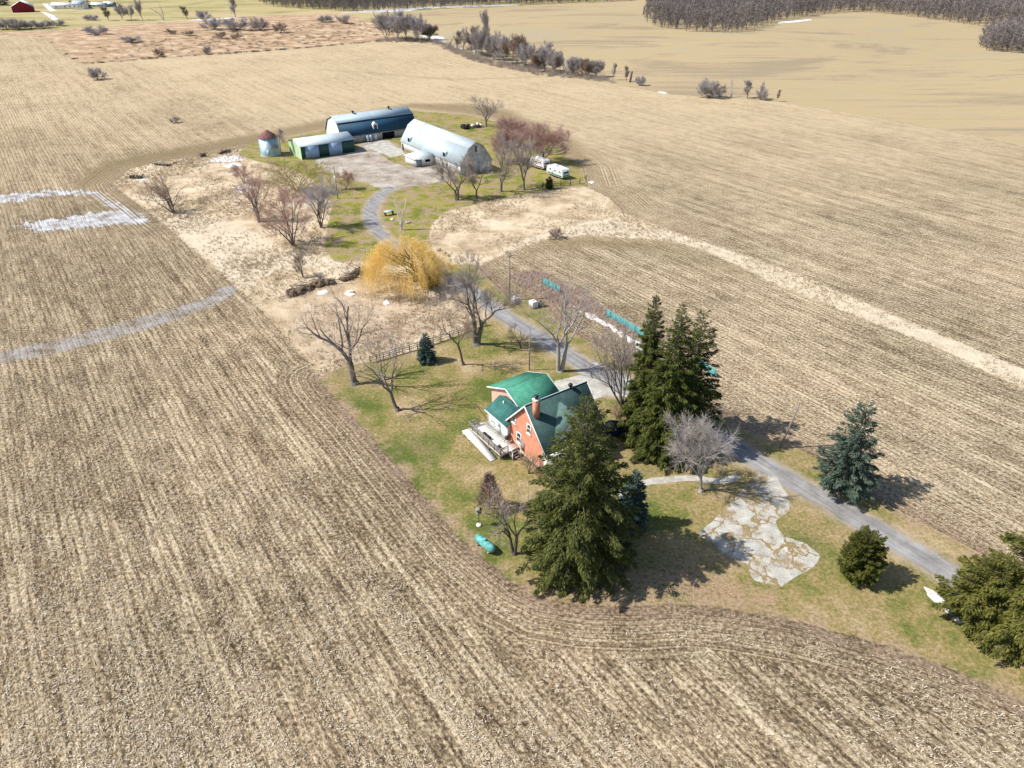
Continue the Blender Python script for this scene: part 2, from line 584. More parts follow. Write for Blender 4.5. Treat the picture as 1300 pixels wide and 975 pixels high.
    dryc = t.ramp(dv, [(0.38, (0.18, 0.13, 0.08)), (0.455, (0.38, 0.29, 0.185)), (0.52, (0.53, 0.425, 0.29)), (0.60, (0.65, 0.545, 0.40))])
    rust = t.math('MAXIMUM', t.step(t.noise(p, 0.13, 3, 0.6), 0.54, 0.68), t.step(t.math('ADD', t.attr('a_rust'), t.math('MULTIPLY', jag, 3.0)), -4.0, 7.0))
    dryc = t.mix(t.math('MULTIPLY', rust, 0.62), dryc, t.ramp(t.math('ADD', t.math('MULTIPLY', n_mid, 0.5), t.math('MULTIPLY', n_fine, 0.5)), [(0.36, (0.15, 0.095, 0.066)), (0.48, (0.34, 0.245, 0.175)), (0.60, (0.52, 0.41, 0.31))]))
    tuft = t.step(t.math('ADD', t.voro(p, 1.15), t.math('MULTIPLY', n_fine, 0.3)), 0.34, 0.20)
    dryc = t.mix(t.math('MULTIPLY', tuft, t.math('MULTIPLY', t.step(n_c, 0.42, 0.62), 0.42)), dryc, (0.17, 0.12, 0.065))
    trk = t.step(t.math('ADD', t.attr('a_track'), t.math('MULTIPLY', jag, 0.8)), -0.8, 1.2)
    dryc = t.mix(t.math('MULTIPLY', trk, 0.8), dryc, t.ramp(t.math('ADD', t.math('MULTIPLY', n_fine, 0.6), t.math('MULTIPLY', n_mid, 0.4)), [(0.36, (0.42, 0.345, 0.245)), (0.5, (0.62, 0.535, 0.405)), (0.62, (0.70, 0.62, 0.49))]))
    dm = t.step(t.math('ADD', t.attr('a_dry'), jag), -0.5, 0.5)
    b_d = t.bump(t.math('ADD', n_mid, n_fine), 0.9, 0.25)
    sh = mixsh(t, dm, sh, t.bsdf(dryc, 0.95, 0.05, normal=b_d))

    # --- mown lawn coming out of winter
    lv = t.math('ADD', t.math('MULTIPLY', t.noise(p, 0.10, 4, 0.62), 0.66), t.math('ADD', t.math('MULTIPLY', n_mid, 0.30), t.math('MULTIPLY', n_fine, 0.26)))
    lv = t.math('SUBTRACT', lv, t.math('MULTIPLY_ADD', t.step(t.attr('a_green'), -5.0, 4.0), 0.07, 0.09))
    lawn = t.ramp(lv, [(0.41, (0.10, 0.125, 0.030)), (0.475, (0.17, 0.17, 0.052)), (0.53, (0.255, 0.205, 0.088)), (0.58, (0.31, 0.24, 0.125)), (0.66, (0.40, 0.31, 0.19))])
    gl = t.ramp(lv, [(0.39, (0.115, 0.14, 0.024)), (0.49, (0.195, 0.20, 0.036)), (0.58, (0.27, 0.25, 0.055)), (0.70, (0.37, 0.305, 0.12))])
    lawn = t.mix(t.step(y, 118.0, 132.0), lawn, gl)
    thatch = t.math('MULTIPLY', t.step(t.noise(t.map(p, (1.0, 1.0, 1.0), (0, 0, 0.6)), 0.055, 3, 0.6), 0.50, 0.62), t.step(y, 140.0, 116.0))
    lawn = t.mix(t.math('MULTIPLY', thatch, 0.55), lawn, t.ramp(n_fine, [(0.35, (0.22, 0.165, 0.085)), (0.65, (0.36, 0.27, 0.155))]))
    grain = t.ramp(t.math('ADD', t.math('MULTIPLY', n_grit, 0.5), t.math('MULTIPLY', n_fine, 0.5)), [(0.34, (0.58, 0.58, 0.58)), (0.66, (1.36, 1.35, 1.32))])
    lawn = t.mix(1.0, lawn, grain, 'MULTIPLY')
    lit = t.step(t.math('ADD', t.attr('a_litter'), t.math('MULTIPLY', jag, 2.0)), -1.5, 3.5)
    leaf = t.ramp(n_grit, [(0.32, (0.16, 0.10, 0.07)), (0.5, (0.34, 0.22, 0.155)), (0.68, (0.55, 0.40, 0.30))])
    lawn = t.mix(t.math('MULTIPLY', lit, t.step(n_fine, 0.36, 0.56)), lawn, leaf)
    rim = t.step(t.attr('a_lawn'), 2.2, 0.2)
    lawn = t.mix(t.math('MULTIPLY', rim, t.step(n_mid, 0.42, 0.6)), lawn, t.ramp(n_fine, [(0.35, (0.19, 0.14, 0.085)), (0.65, (0.40, 0.30, 0.19))]))
    lsd = t.math('MAXIMUM', t.attr('a_lawn'), t.attr('a_farm'))
    lm = t.step(t.math('ADD', lsd, t.math('MULTIPLY', jag, 0.55)), -0.35, 0.35)
    b_l = t.bump(t.math('ADD', n_fine, n_grit), 0.7, 0.07)
    sh = mixsh(t, lm, sh, t.bsdf(lawn, 0.92, 0.1, normal=b_l))

    # --- gravel shoulder that spreads out from drive and farmyard
    gs = t.step(t.math('ADD', t.attr('a_gravel'), t.math('MULTIPLY', jag, 0.5)), -1.3, 0.3)
    gc = t.ramp(t.math('ADD', t.math('MULTIPLY', n_mid, 0.5), t.math('MULTIPLY', n_grit, 0.5)),
                [(0.34, (0.20, 0.155, 0.10)), (0.5, (0.34, 0.28, 0.20)), (0.66, (0.44, 0.385, 0.31))])
    sh = mixsh(t, t.math('MULTIPLY', gs, 0.9), sh, t.bsdf(gc, 0.95, 0.08, normal=b_l))
    return t.done(sh)


def mixsh(t, f, a, b):
    o = t.n("ShaderNodeMixShader")
    t.put(o.inputs[0], f)
    t.t.links.new(a, o.inputs[1])
    t.t.links.new(b, o.inputs[2])
    return o.outputs[0]


# drive centre line and width
DRIVE = np.array([g(x, y) for x, y in [(1420,846),(1310,786),(1211,731),(1130,683),(1051,637),(1000,608),(950,578),(880,538),(800,497),(755,471),
                                        (715,447),(680,424),(640,401),(605,374),(575,354),(548,338),(520,320),(492,304),(476,288),(470,272),
                                        (474,258),(485,246),(499,237)]])


def smooth_line(P, k=6):
    out = []
    n = len(P)
    for i in range(n - 1):
        p0, p1, p2, p3 = P[max(i - 1, 0)], P[i], P[i + 1], P[min(i + 2, n - 1)]
        for j in range(k):
            t = j / k
            out.append(0.5 * ((2 * p1) + (-p0 + p2) * t + (2 * p0 - 5 * p1 + 4 * p2 - p3) * t * t + (-p0 + 3 * p1 - 3 * p2 + p3) * t ** 3))
    out.append(P[-1])
    return np.array(out)


def ribbon(P, half, rng, jitter=0.12, z=0.004, step=0.35):
    """a strip of given half width (number or function of 0..1) with a broken edge"""
    seg = np.r_[0, np.cumsum(np.linalg.norm(np.diff(P, axis=0), axis=1))]
    s = np.arange(0, seg[-1], step)
    C = np.column_stack([np.interp(s, seg, P[:, 0]), np.interp(s, seg, P[:, 1])])
    T = np.gradient(C, axis=0)
    T /= np.linalg.norm(T, axis=1, keepdims=True)
    Nn = np.column_stack([-T[:, 1], T[:, 0]])
    tt = s / seg[-1]
    hw = half(tt) if callable(half) else np.full(len(s), half)

    def wob():
        a = rng.normal(0, 1, len(s))
        k = np.ones(5) / 5
        return (np.convolve(a, k, 'same') * 1.4 + rng.normal(0, 0.35, len(s))) * jitter
    Lf = C + Nn * (hw + wob())[:, None]
    Rt = C - Nn * (hw + wob())[:, None]
    V = np.vstack([np.column_stack([Lf, relief(Lf[:, 0], Lf[:, 1]) + z]), np.column_stack([Rt, relief(Rt[:, 0], Rt[:, 1]) + z])])
    n = len(s)
    i = np.arange(n - 1)
    return MB().add(V, np.stack([i + n, i + n + 1, i + 1, i], 1))


def blob(poly, rng, jitter=0.3, z=0.004, step=0.5, rise=0.0):
    """a filled patch with a broken outline; rise > 0 makes it a low drift"""
    n = len(poly)
    P = np.vstack([poly, poly[:1]])
    seg = np.r_[0, np.cumsum(np.linalg.norm(np.diff(P, axis=0), axis=1))]
    s = np.arange(0, seg[-1] - step * 0.5, step)
    C = np.column_stack([np.interp(s, seg, P[:, 0]), np.interp(s, seg, P[:, 1])])
    m = len(C)
    a = rng.normal(0, 1, m)
    k = np.ones(4) / 4
    T = np.roll(C, -1, 0) - np.roll(C, 1, 0)
    T /= np.maximum(np.linalg.norm(T, axis=1, keepdims=True), 1e-9)
    C = C + np.column_stack([-T[:, 1], T[:, 0]]) * (np.convolve(np.r_[a[-3:], a, a[:3]], k, 'same')[3:-3] * jitter + rng.normal(0, jitter * 0.3, m))[:, None]
    cen = C.mean(0)
    mb = MB()
    if rise <= 0:
        mb.add(np.column_stack([C, relief(C[:, 0], C[:, 1]) + z]), [tuple(range(m))])
        return mb
    rings = [C]
    hs = [np.zeros(m)]
    for f, h in ((0.93, 0.6), (0.78, 0.95), (0.5, 1.0)):
        rings.append(cen + (C - cen) * f)
        hs.append(rise * h * rng.uniform(0.7, 1.2, m))
    V = np.vstack([np.column_stack([r_, relief(r_[:, 0], r_[:, 1]) + z + h_]) for r_, h_ in zip(rings, hs)])
    i = np.arange(m)
    j = (i + 1) % m
    fs = np.vstack([np.stack([q * m + i, q * m + j, (q + 1) * m + j, (q + 1) * m + i], 1) for q in range(3)])
    mb.add(V, fs)
    mb.F.append(np.array([[3 * m + t_ for t_ in range(m)]]))
    mb.MI.append(np.zeros(1, dtype=np.int32))
    return mb


ground = ground_mb.build("ground", sd_mat(), smooth=True)
tag(ground, kind='structure')


def line_sd(P, L, half):
    d2 = np.full(len(P), 1e18)
    for a, b in zip(L[:-1], L[1:]):
        e = b - a
        wv = P - a
        t = np.clip((wv @ e) / (e @ e), 0, 1)
        q = wv - t[:, None] * e
        d2 = np.minimum(d2, (q * q).sum(1))
    return half - np.sqrt(d2)


DRIVE_S = smooth_line(DRIVE)
sdv = {}
sdv['a_lawn'] = sdist(P2, PL_LAWN)
sdv['a_farm'] = sdist(P2, PL_FARM)
sdv['a_dry'] = np.maximum(sdist(P2, PL_DRY1), sdist(P2, PL_DRY2))
sdv['a_compound'] = np.maximum(sdv['a_farm'], sdv['a_dry'])
sdv['a_far'] = sdist(P2, PL_FAR)
sdv['a_brown'] = sdist(P2, PL_BROWN)
sdv['a_back'] = sdist(P2, PL_BACK)
sdv['a_dark'] = sdist(P2, PL_DARK)
sdv['a_dark'] = np.maximum(sdv['a_dark'], sdist(P2, G((646,326),(690,305),(745,300),(850,307),(945,344),(935,352),(850,324),(745,313),(690,320),(662,338))))
for ln_, hw_ in ((((60,52),(82,68),(107,80),(200,72),(330,64),(430,57),(500,52),(545,58)), 1.2), (((112,88),(160,118),(215,146),(272,168)), 0.4),
                 (((400,90),(470,92),(560,98),(640,97),(690,95)), 0.9), (((0,135),(40,132),(70,134),(120,128)), 0.6)):
    sdv['a_dark'] = np.maximum(sdv['a_dark'], line_sd(P2, np.array([g(*q_) for q_ in ln_]), hw_))
sdv['a_ice'] = np.maximum(np.maximum(sdist(P2, PL_ICE1), sdist(P2, PL_ICE2)), sdist(P2, PL_ICE3) - 0.6)
sdv['a_mud'] = sdist(P2, PL_MUD)
sdv['a_track'] = np.maximum(sdist(P2, PL_TRACK), sdist(P2, PL_TRACK2))
sdv['a_rust'] = sdist(P2, PL_RUST)
sdv['a_green'] = np.maximum(sdist(P2, PL_GREEN), sdist(P2, PL_GREEN2))
sdv['a_litter'] = sdist(P2, PL_LITTER)
sdv['a_gravel'] = np.maximum(np.maximum(line_sd(P2, DRIVE, 1.75), sdist(P2, PL_YARDG)), sdist(P2, PL_HOUSEG))
for k_, v_ in sdv.items():
    at_ = ground.data.attributes.new(k_, 'FLOAT', 'POINT')
    at_.data.foreach_set("value", v_.astype(np.float32))

# ------------------------------------------------------------------ hard surfaces and snow lying on the ground
def mat_asphalt():
    t = NT("old_asphalt")
    p = t.pos()
    a = t.noise(p, 0.5, 5, 0.7)
    b = t.noise(p, 11.0, 2, 0.6)
    # wheel tracks polished paler along the drive
    sep = t.n("ShaderNodeSeparateXYZ"); t.put(sep.inputs[0], p)
    ac = t.math('ADD', t.math('MULTIPLY', sep.outputs[0], -UY), t.math('MULTIPLY', sep.outputs[1], UX))
    al = t.math('ADD', t.math('MULTIPLY', sep.outputs[0], UX), t.math('MULTIPLY', sep.outputs[1], UY))
    cm = t.n("ShaderNodeCombineXYZ"); t.put(cm.inputs[0], t.math('MULTIPLY', al, 0.12)); t.put(cm.inputs[1], t.math('MULTIPLY', ac, 1.6))
    tr = t.noise(cm.outputs[0], 1.0, 3, 0.6)
    v = t.math('ADD', t.math('MULTIPLY', a, 0.35), t.math('ADD', t.math('MULTIPLY', b, 0.25), t.math('MULTIPLY', tr, 0.4)))
    c = t.ramp(v, [(0.36, (0.13, 0.12, 0.112)), (0.47, (0.225, 0.217, 0.213)), (0.57, (0.325, 0.32, 0.318)), (0.68, (0.41, 0.385, 0.35))])
    patch = t.step(t.noise(p, 0.16, 3, 0.6), 0.52, 0.60)
    c = t.mix(t.math('MULTIPLY', patch, 0.35), c, (0.19, 0.18, 0.175))
    return t.done(t.bsdf(c, 0.85, 0.2, normal=t.bump(b, 0.4, 0.02)))


def mat_gravel(name, lo, mid, hi):
    t = NT(name)
    p = t.pos()
    v = t.math('ADD', t.math('MULTIPLY', t.noise(p, 0.13, 5, 0.7), 0.62), t.math('ADD', t.math('MULTIPLY', t.noise(p, 1.5, 3, 0.7), 0.18), t.math('MULTIPLY', t.noise(p, 8.0, 2, 0.7), 0.2)))
    c = t.ramp(v, [(0.41, lo), (0.5, mid), (0.59, hi)])
    return t.done(t.bsdf(c, 0.95, 0.1, normal=t.bump(v, 0.6, 0.05)))


def mat_concrete(name="broken_concrete", cracks=True):
    t = NT(name)
    p = t.pos()
    a = t.noise(p, 0.7, 5, 0.7)
    b = t.noise(p, 6.0, 3, 0.7)
    c = t.ramp(t.math('ADD', t.math('MULTIPLY', a, 0.6), t.math('MULTIPLY', b, 0.4)),
               [(0.36, (0.22, 0.205, 0.175)), (0.48, (0.39, 0.375, 0.335)), (0.62, (0.54, 0.525, 0.475))])
    nr = t.bump(b, 0.3, 0.02)
    if cracks:
        warp = t.n("ShaderNodeVectorMath", operation='ADD')
        nz = t.n("ShaderNodeTexNoise"); t.put(nz.inputs["Vector"], p); nz.inputs["Scale"].default_value = 0.55; nz.inputs["Detail"].default_value = 4
        sc = t.n("ShaderNodeVectorMath", operation='SCALE'); t.put(sc.inputs[0], nz.outputs["Color"]); sc.inputs[3].default_value = 3.4
        t.put(warp.inputs[0], p); t.put(warp.inputs[1], sc.outputs[0])
        e = t.voro(warp.outputs[0], 0.34, 'DISTANCE_TO_EDGE')
        wd = t.math('MULTIPLY_ADD', t.noise(p, 0.35, 3), 0.17, -0.045)
        k = t.math('LESS_THAN', t.math('ADD', e, t.math('MULTIPLY', t.math('SUBTRACT', b, 0.5), 0.08)), wd)
        k2 = t.step(t.math('ADD', t.noise(p, 0.26, 5, 0.75), t.math('MULTIPLY', t.math('SUBTRACT', b, 0.5), 0.4)), 0.525, 0.57)
        weeds = t.ramp(b, [(0.35, (0.14, 0.12, 0.05)), (0.5, (0.26, 0.19, 0.10)), (0.65, (0.36, 0.27, 0.15))])
        c = t.mix(t.math('MAXIMUM', k, k2), c, weeds)
    return t.done(t.bsdf(c, 0.9, 0.15, normal=nr))


def mat_snow():
    t = NT("old_snow")
    p = t.pos()
    a = t.noise(p, 0.7, 4, 0.7)
    c = t.ramp(t.math('ADD', t.math('MULTIPLY', a, 0.6), t.math('MULTIPLY', t.noise(p, 3.5, 3, 0.7), 0.4)), [(0.37, (0.36, 0.30, 0.22)), (0.45, (0.56, 0.53, 0.49)), (0.53, (0.76, 0.77, 0.80)), (0.66, (0.86, 0.87, 0.89))])
    return t.done(t.bsdf(c, 0.6, 0.25, normal=t.bump(a, 0.4, 0.15)))


rg = np.random.default_rng(5)
M_SNOW = mat_snow()
M_CONC = mat_concrete("plain_concrete", False)


def setting(mb, name, mat, smooth=False):
    return tag(mb.build(name, mat, smooth=smooth), kind='structure')


# each layer a few millimetres above the one below
setting(blob(PL_YARDG, rg, 0.9, 0.004, 0.6), "farmyard_gravel", mat_gravel("yard_gravel", (0.20, 0.16, 0.118), (0.345, 0.30, 0.25), (0.47, 0.435, 0.395)))
setting(blob(PL_HOUSEG, rg, 0.5, 0.004, 0.5), "parking_gravel", mat_gravel("parking_gravel", (0.24, 0.215, 0.18), (0.38, 0.355, 0.32), (0.48, 0.46, 0.43)))
setting(ribbon(DRIVE_S, lambda t_: 1.5 + 0.1 * np.clip((t_ - 0.75) * 4, 0, 1), rg, 0.16, 0.008), "driveway", mat_asphalt())
setting(blob(G((484,178),(511,190),(513,196),(496,199),(462,186)), rg, 0.4, 0.008, 0.6), "barn_apron", M_CONC)
setting(blob(G((703,484),(748,474),(768,503),(716,520)), rg, 0.08, 0.012, 0.5), "house_apron", M_CONC)
setting(blob(G((886,678),(912,655),(935,632),(948,612),(962,601),(986,606),(1000,630),(1002,648),(984,662),(994,680),(1022,690),
               (1043,706),(1030,722),(1010,733),(986,747),(957,737),(946,716),(916,708)), rg, 0.11, 0.012, 0.4),
        "concrete_pad", mat_concrete())
setting(ribbon(smooth_line(np.array([g(x, y) for x, y in [(770,640),(812,615),(848,609),(884,607),(910,611),(940,604)]])), 0.55, rg, 0.05, 0.004), "walkway", M_CONC)
setting(blob(G((1172,744),(1186,750),(1204,765),(1224,790),(1216,792),(1196,772),(1178,756)), rg, 0.05, 0.006, 0.3, 0.015), "snow_melt_patch", M_SNOW)  # snow white here stands for the bright reflection off ditch meltwater
for poly, rise in ((G((744,397),(754,400),(766,407),(776,415),(770,415),(758,409),(748,403)), 0.12), (G((774,411),(784,418),(796,426),(806,434),(800,436),(788,428),(776,418)), 0.14), (G((806,431),(818,440),(830,452),(820,450),(808,441)), 0.14),
                   (G((742,398),(735,392),(728,388),(736,396)), 0.1),
                   (G((893,466),(901,468),(912,476),(905,478)), 0.15),
                   (G((262,205),(275,199),(304,196),(310,203),(290,206)), 0.1),
                   (G((281,211),(300,206),(308,210),(292,214)), 0.1),
                   (G((172,227),(180,225),(188,227),(180,230)), 0.1),
                   (G((376,368),(386,366),(390,371),(380,373)), 0.15),
                   (G((405,372),(413,367),(417,371),(408,375)), 0.12),
                   (G((439,373),(446,369),(452,374),(444,378)), 0.15),
                   (G((484,384),(492,380),(498,386),(490,389)), 0.15),
                   (G((295,238),(310,233),(325,236),(318,246),(302,247)), 0.04),
                   (G((746,231),(752,229),(756,231),(750,233)), 0.1),
                   (G((216,151),(222,150),(226,153),(220,155)), 0.1),
                   (G((530,45),(542,46),(564,49),(566,56),(560,55),(545,50)), 0.3),
                   (G((577,60),(586,62),(590,64),(578,63)), 0.2), (G((601,64),(611,66),(606,68),(602,67)), 0.2),
                   (G((834,115.5),(842,115.5),(848,118),(840,118)), 0.05),
                   (G((432,17),(470,15.2),(520,13.2),(545,10.4),(600,7.6),(660,4.2),(660,5.0),(600,9.0),(545,12.2),(520,15.0),(470,17.2)), 0.3),
                   (G((988,27.5),(1010,25.8),(1030,24),(1030,25.5),(1010,28),(988,29.5)), 0.3),
                   (G((235,24),(260,23),(300,21),(300,22),(260,24.4)), 0.3),
                   (G((54,4.5),(60,4.2),(72,11.5),(64,12.5)), 0.3), (G((51,14.5),(56,14.2),(75,26),(68,28)), 0.3)):
    setting(blob(poly, rg, 0.34, 0.006, 0.4 if poly[:, 1].max() < 200 else 1.5, rise), "snow_melt_patch", M_SNOW, True)
# ------------------------------------------------------------------ materials for buildings
def mat_brick(name, c1, c2, c3):
    t = NT(name)
    p = t.coord()
    mp = t.map(p, (1, 1, 1), (R(90), 0, 0))
    sep = t.n("ShaderNodeSeparateXYZ"); t.put(sep.inputs[0], p)
    cm = t.n("ShaderNodeCombineXYZ"); t.put(cm.inputs[0], t.math('ADD', sep.outputs[0], sep.outputs[1])); t.put(cm.inputs[1], sep.outputs[2])
    b = t.n("ShaderNodeTexBrick")
    t.put(b.inputs["Vector"], cm.outputs[0])
    for k, v in (("Color1", c1), ("Color2", c2), ("Mortar", c3)):
        b.inputs[k].default_value = v + (1,)
    b.inputs["Scale"].default_value = 1.0
    b.inputs["Mortar Size"].default_value = 0.009
    b.inputs["Brick Width"].default_value = 0.23
    b.inputs["Row Height"].default_value = 0.076
    n = t.noise(p, 1.3, 4, 0.65)
    c = t.mix(1.0, b.outputs["Color"], t.ramp(n, [(0.3, (0.78, 0.76, 0.74)), (0.7, (1.12, 1.12, 1.12))]), 'MULTIPLY')
    return t.done(t.bsdf(c, 0.85, 0.15, normal=t.bump(b.outputs["Fac"], -0.3, 0.01)))


def mat_ribbed(name, col, axis='X', pitch=0.3, panel=3.0, rough=0.45, spec=0.45, metal=0.0, var=0.10, rust=None):
    """profiled sheet metal: ribs across one axis, slight tone change from sheet to sheet"""
    t = NT(name)
    p = t.coord()
    sep = t.n("ShaderNodeSeparateXYZ"); t.put(sep.inputs[0], p)
    a = sep.outputs['XYZ'.index(axis)]
    rib = t.math('SINE', t.math('MULTIPLY', a, 2 * pi / pitch))
    cell = t.n("ShaderNodeTexWhiteNoise", noise_dimensions='1D')
    t.put(cell.inputs["W"], t.math('FLOOR', t.math('DIVIDE', a, panel)))
    n = t.noise(p, 0.8, 4, 0.6)
    v = t.math('ADD', t.math('MULTIPLY', cell.outputs["Value"], 0.5), t.math('MULTIPLY', n, 0.5))
    c = t.mix(v, tuple(k * (1 - var) for k in col), tuple(min(1, k * (1 + var)) for k in col))
    seam = t.math('LESS_THAN', t.math('FRACT', t.math('DIVIDE', a, panel)), 0.03)
    c = t.mix(t.math('MULTIPLY', seam, 0.5), c, tuple(k * 0.55 for k in col))
    if rust:
        c = t.mix(t.step(t.noise(t.map(p, (1, 1, 0.4)), 1.1, 5, 0.75), 0.55, 0.72), c, rust)
    return t.done(t.bsdf(c, rough, spec, metal, t.bump(rib, 0.35, 0.03)))


def mat_shingle(name, col):
    t = NT(name)
    p = t.coord()
    sep = t.n("ShaderNodeSeparateXYZ"); t.put(sep.inputs[0], p)
    course = t.math('SINE', t.math('MULTIPLY', sep.outputs[2], 2 * pi / 0.14))
    n = t.noise(p, 1.1, 5, 0.7)
    g_ = t.noise(p, 12.0, 2, 0.6)
    v = t.math('ADD', t.math('MULTIPLY', n, 0.55), t.math('ADD', t.math('MULTIPLY', g_, 0.35), t.math('MULTIPLY', course, 0.05)))
    c = t.ramp(t.math('ADD', t.math('MULTIPLY', v, 0.7), t.math('MULTIPLY', t.noise(t.map(p, (1.2, 1.2, 0.15)), 1.3, 3, 0.6), 0.3)), [(0.36, tuple(k * 0.66 for k in col)), (0.5, col), (0.64, tuple(min(1, k * 1.25 + 0.02) for k in col))])
    return t.done(t.bsdf(c, 0.85, 0.2, normal=t.bump(course, 0.25, 0.02)))


M_WHITE = plain("white_paint", (0.76, 0.76, 0.74), 0.55, 0.3, var=0.05, dirt=(0.62, 0.60, 0.55))
M_TRIM = plain("white_trim", (0.80, 0.80, 0.78), 0.5, 0.3, var=0.04)
M_DARK = plain("black_metal", (0.02, 0.02, 0.022), 0.5, 0.4)
M_GLASS = plain("window_glass", (0.025, 0.035, 0.045), 0.08, 0.6, var=0.2)
M_WOODG = plain("grey_timber", (0.27, 0.25, 0.225), 0.85, 0.1, var=0.25, scale=5, dirt=(0.16, 0.14, 0.12))
M_WOODP = plain("pale_timber", (0.76, 0.74, 0.68), 0.8, 0.1, var=0.1, scale=4, dirt=(0.62, 0.59, 0.52))
M_BRICK = mat_brick("red_brick", (0.70, 0.25, 0.15), (0.60, 0.20, 0.12), (0.56, 0.40, 0.30))
M_BRICKP = mat_brick("pink_brick", (0.80, 0.40, 0.335), (0.74, 0.345, 0.285), (0.70, 0.58, 0.50))
M_STONE = plain("foundation_stone", (0.42, 0.36, 0.31), 0.9, 0.1, var=0.25, scale=2.5)
M_SHDARK = mat_shingle("dark_green_shingle", (0.050, 0.098, 0.094))
M_SHGREEN = mat_shingle("bright_green_shingle", (0.065, 0.26, 0.18))
M_TEAL = plain("faded_teal_plastic", (0.10, 0.35, 0.33), 0.6, 0.3, var=0.35, scale=2.5, dirt=(0.20, 0.42, 0.40))


def window(parent, c, w_, h_, face, frame=M_TRIM, pane=M_GLASS, bars=True, sill=True, name="window"):
    """window set 2 cm proud of a wall; face is '-x' or '-y' in the parent's frame"""
    def put(mb, du0, du1, dz0, dz1, d0, d1):
        x, y, z = c
        if face == '-x':
            mb.box(x - d1, x - d0, y + du0, y + du1, z + dz0, z + dz1)
        else:
            mb.box(x + du0, x + du1, y - d1, y - d0, z + dz0, z + dz1)
    a, b, f = w_ / 2, h_ / 2, 0.11
    m = MB()
    put(m, -a, -a + f, -b, b, -0.03, 0.06); put(m, a - f, a, -b, b, -0.03, 0.06)
    put(m, -a + f, a - f, b - f, b, -0.03, 0.06); put(m, -a + f, a - f, -b, -b + f, -0.03, 0.06)
    if bars:
        put(m, -a + f, a - f, -0.035, 0.035, -0.03, 0.05)
    wo = m.build(name, frame, parent)
    m = MB(); put(m, -a + f, a - f, -b + f, b - f, -0.03, 0.02)
    m.build("pane", pane, wo)
    if sill:
        m = MB(); put(m, -a - 0.06, a + 0.06, -b - 0.14, -b - 0.003, -0.03, 0.12)
        m.build("sill", frame, wo)
    return wo


def gable_walls(m, x0, x1, y0, y1, eave, ridge, axis='x'):
    """closed block with a pitched top; ridge runs along `axis`"""
    if axis == 'x':
        ym = (y0 + y1) / 2
        m.xprism([(y0, 0), (y1, 0), (y1, eave), (ym, ridge), (y0, eave)], x0, x1)
    else:
        xm = (x0 + x1) / 2
        m.prism([(x0, 0), (x0, eave), (xm, ridge), (x1, eave), (x1, 0)], y0, y1)


A35 = R(35.0)
# ------------------------------------------------------------------ farmhouse
house = empty("brick_farmhouse", (1.75, 70.5, 0), A35,
              "red brick farmhouse with dark and bright green roofs beside the large spruce", "house")
SL = 1.094
m = MB()
m.xprism([(-3.5, 0.5), (3.5, 0.5), (3.5, 4.0), (0, 7.83), (-3.5, 4.0)], 0, 9.0)
wall = m.build("wall", M_BRICK, house)
m = MB(); m.box(-0.06, 9.06, -3.56, 3.46, 0, 0.5)
m.build("foundation", M_STONE, house)
# main roof, two pitches with real thickness
m = MB()
for sgn in (-1, 1):
    ye = 4.42 if sgn < 0 else 3.95
    q = [(-0.32, 0, 8.0), (-0.32, sgn * ye, 8.0 - SL * ye), (9.3, sgn * ye, 8.0 - SL * ye), (9.3, 0, 8.0)]
    if sgn > 0:
        q = q[::-1]
    m.slab(q, 0.13)
roof = m.build("roof", M_SHDARK, house)
for x_ in (-0.36, 9.31):                                    # white barge boards
    for sgn, ye in ((-1, 4.46), (1, 3.99)):
        m = MB()
        z0, z1 = 8.03, 8.03 - SL * ye
        m.add([(x_, 0, z0), (x_, sgn * ye, z1), (x_, sgn * ye, z1 - 0.3), (x_, 0, z0 - 0.3),
               (x_ + 0.04, 0, z0), (x_ + 0.04, sgn * ye, z1), (x_ + 0.04, sgn * ye, z1 - 0.3), (x_ + 0.04, 0, z0 - 0.3)],
              [(0, 1, 2, 3), (7, 6, 5, 4), (0, 4, 5, 1), (3, 2, 6, 7), (1, 5, 6, 2), (0, 3, 7, 4)])
        m.build("barge_board", M_TRIM, house)
m = MB()                                                     # white ridge cap and gutter
m.tubes([(-0.3, 0, 8.02)], [(9.3, 0, 8.02)], 0.07, 0.07, 6)
m.build("ridge_cap", plain("ridge_metal", (0.50, 0.56, 0.55), 0.5), roof)
m = MB(); m.tubes([(-0.3, -4.5, 8.0 - SL * 4.42 - 0.06)], [(9.3, -4.5, 8.0 - SL * 4.42 - 0.06)], 0.07, 0.07, 6, caps=True)
m.tubes([(-0.07, -3.44, 0.5)], [(-0.07, -3.44, 3.9)], 0.045, 0.045, 6)
m.build("gutter", M_TRIM, house)
# cross gable on the front pitch
m = MB()
m.prism([(2.3, 3.9), (2.3, 4.65), (4.4, 6.93), (6.5, 4.65), (6.5, 3.9)], -3.62, -0.9)
dorm = m.build("dormer", M_WHITE, house)
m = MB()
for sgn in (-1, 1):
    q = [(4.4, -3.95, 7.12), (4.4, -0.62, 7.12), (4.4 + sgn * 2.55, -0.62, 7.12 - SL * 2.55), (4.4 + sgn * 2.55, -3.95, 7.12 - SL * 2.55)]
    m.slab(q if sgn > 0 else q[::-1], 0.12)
m.build("dormer_roof", mat_shingle("sunlit_green_shingle", (0.10, 0.17, 0.155)), dorm)  # paler tone paints the sunlight on the left pitch into the dormer roof
window(dorm, (4.4, -3.62, 4.75), 1.1, 1.2, '-y')
# enclosed white porch along the front
m = MB()
m.box(0.02, 9.0, -4.25, -3.503, 0.0, 3.18)
porch = m.build("porch", M_WHITE, house)
for x_ in (1.6, 3.6, 5.6, 7.6):
    window(porch, (x_, -4.25, 1.9), 1.3, 1.2, '-y', sill=False)
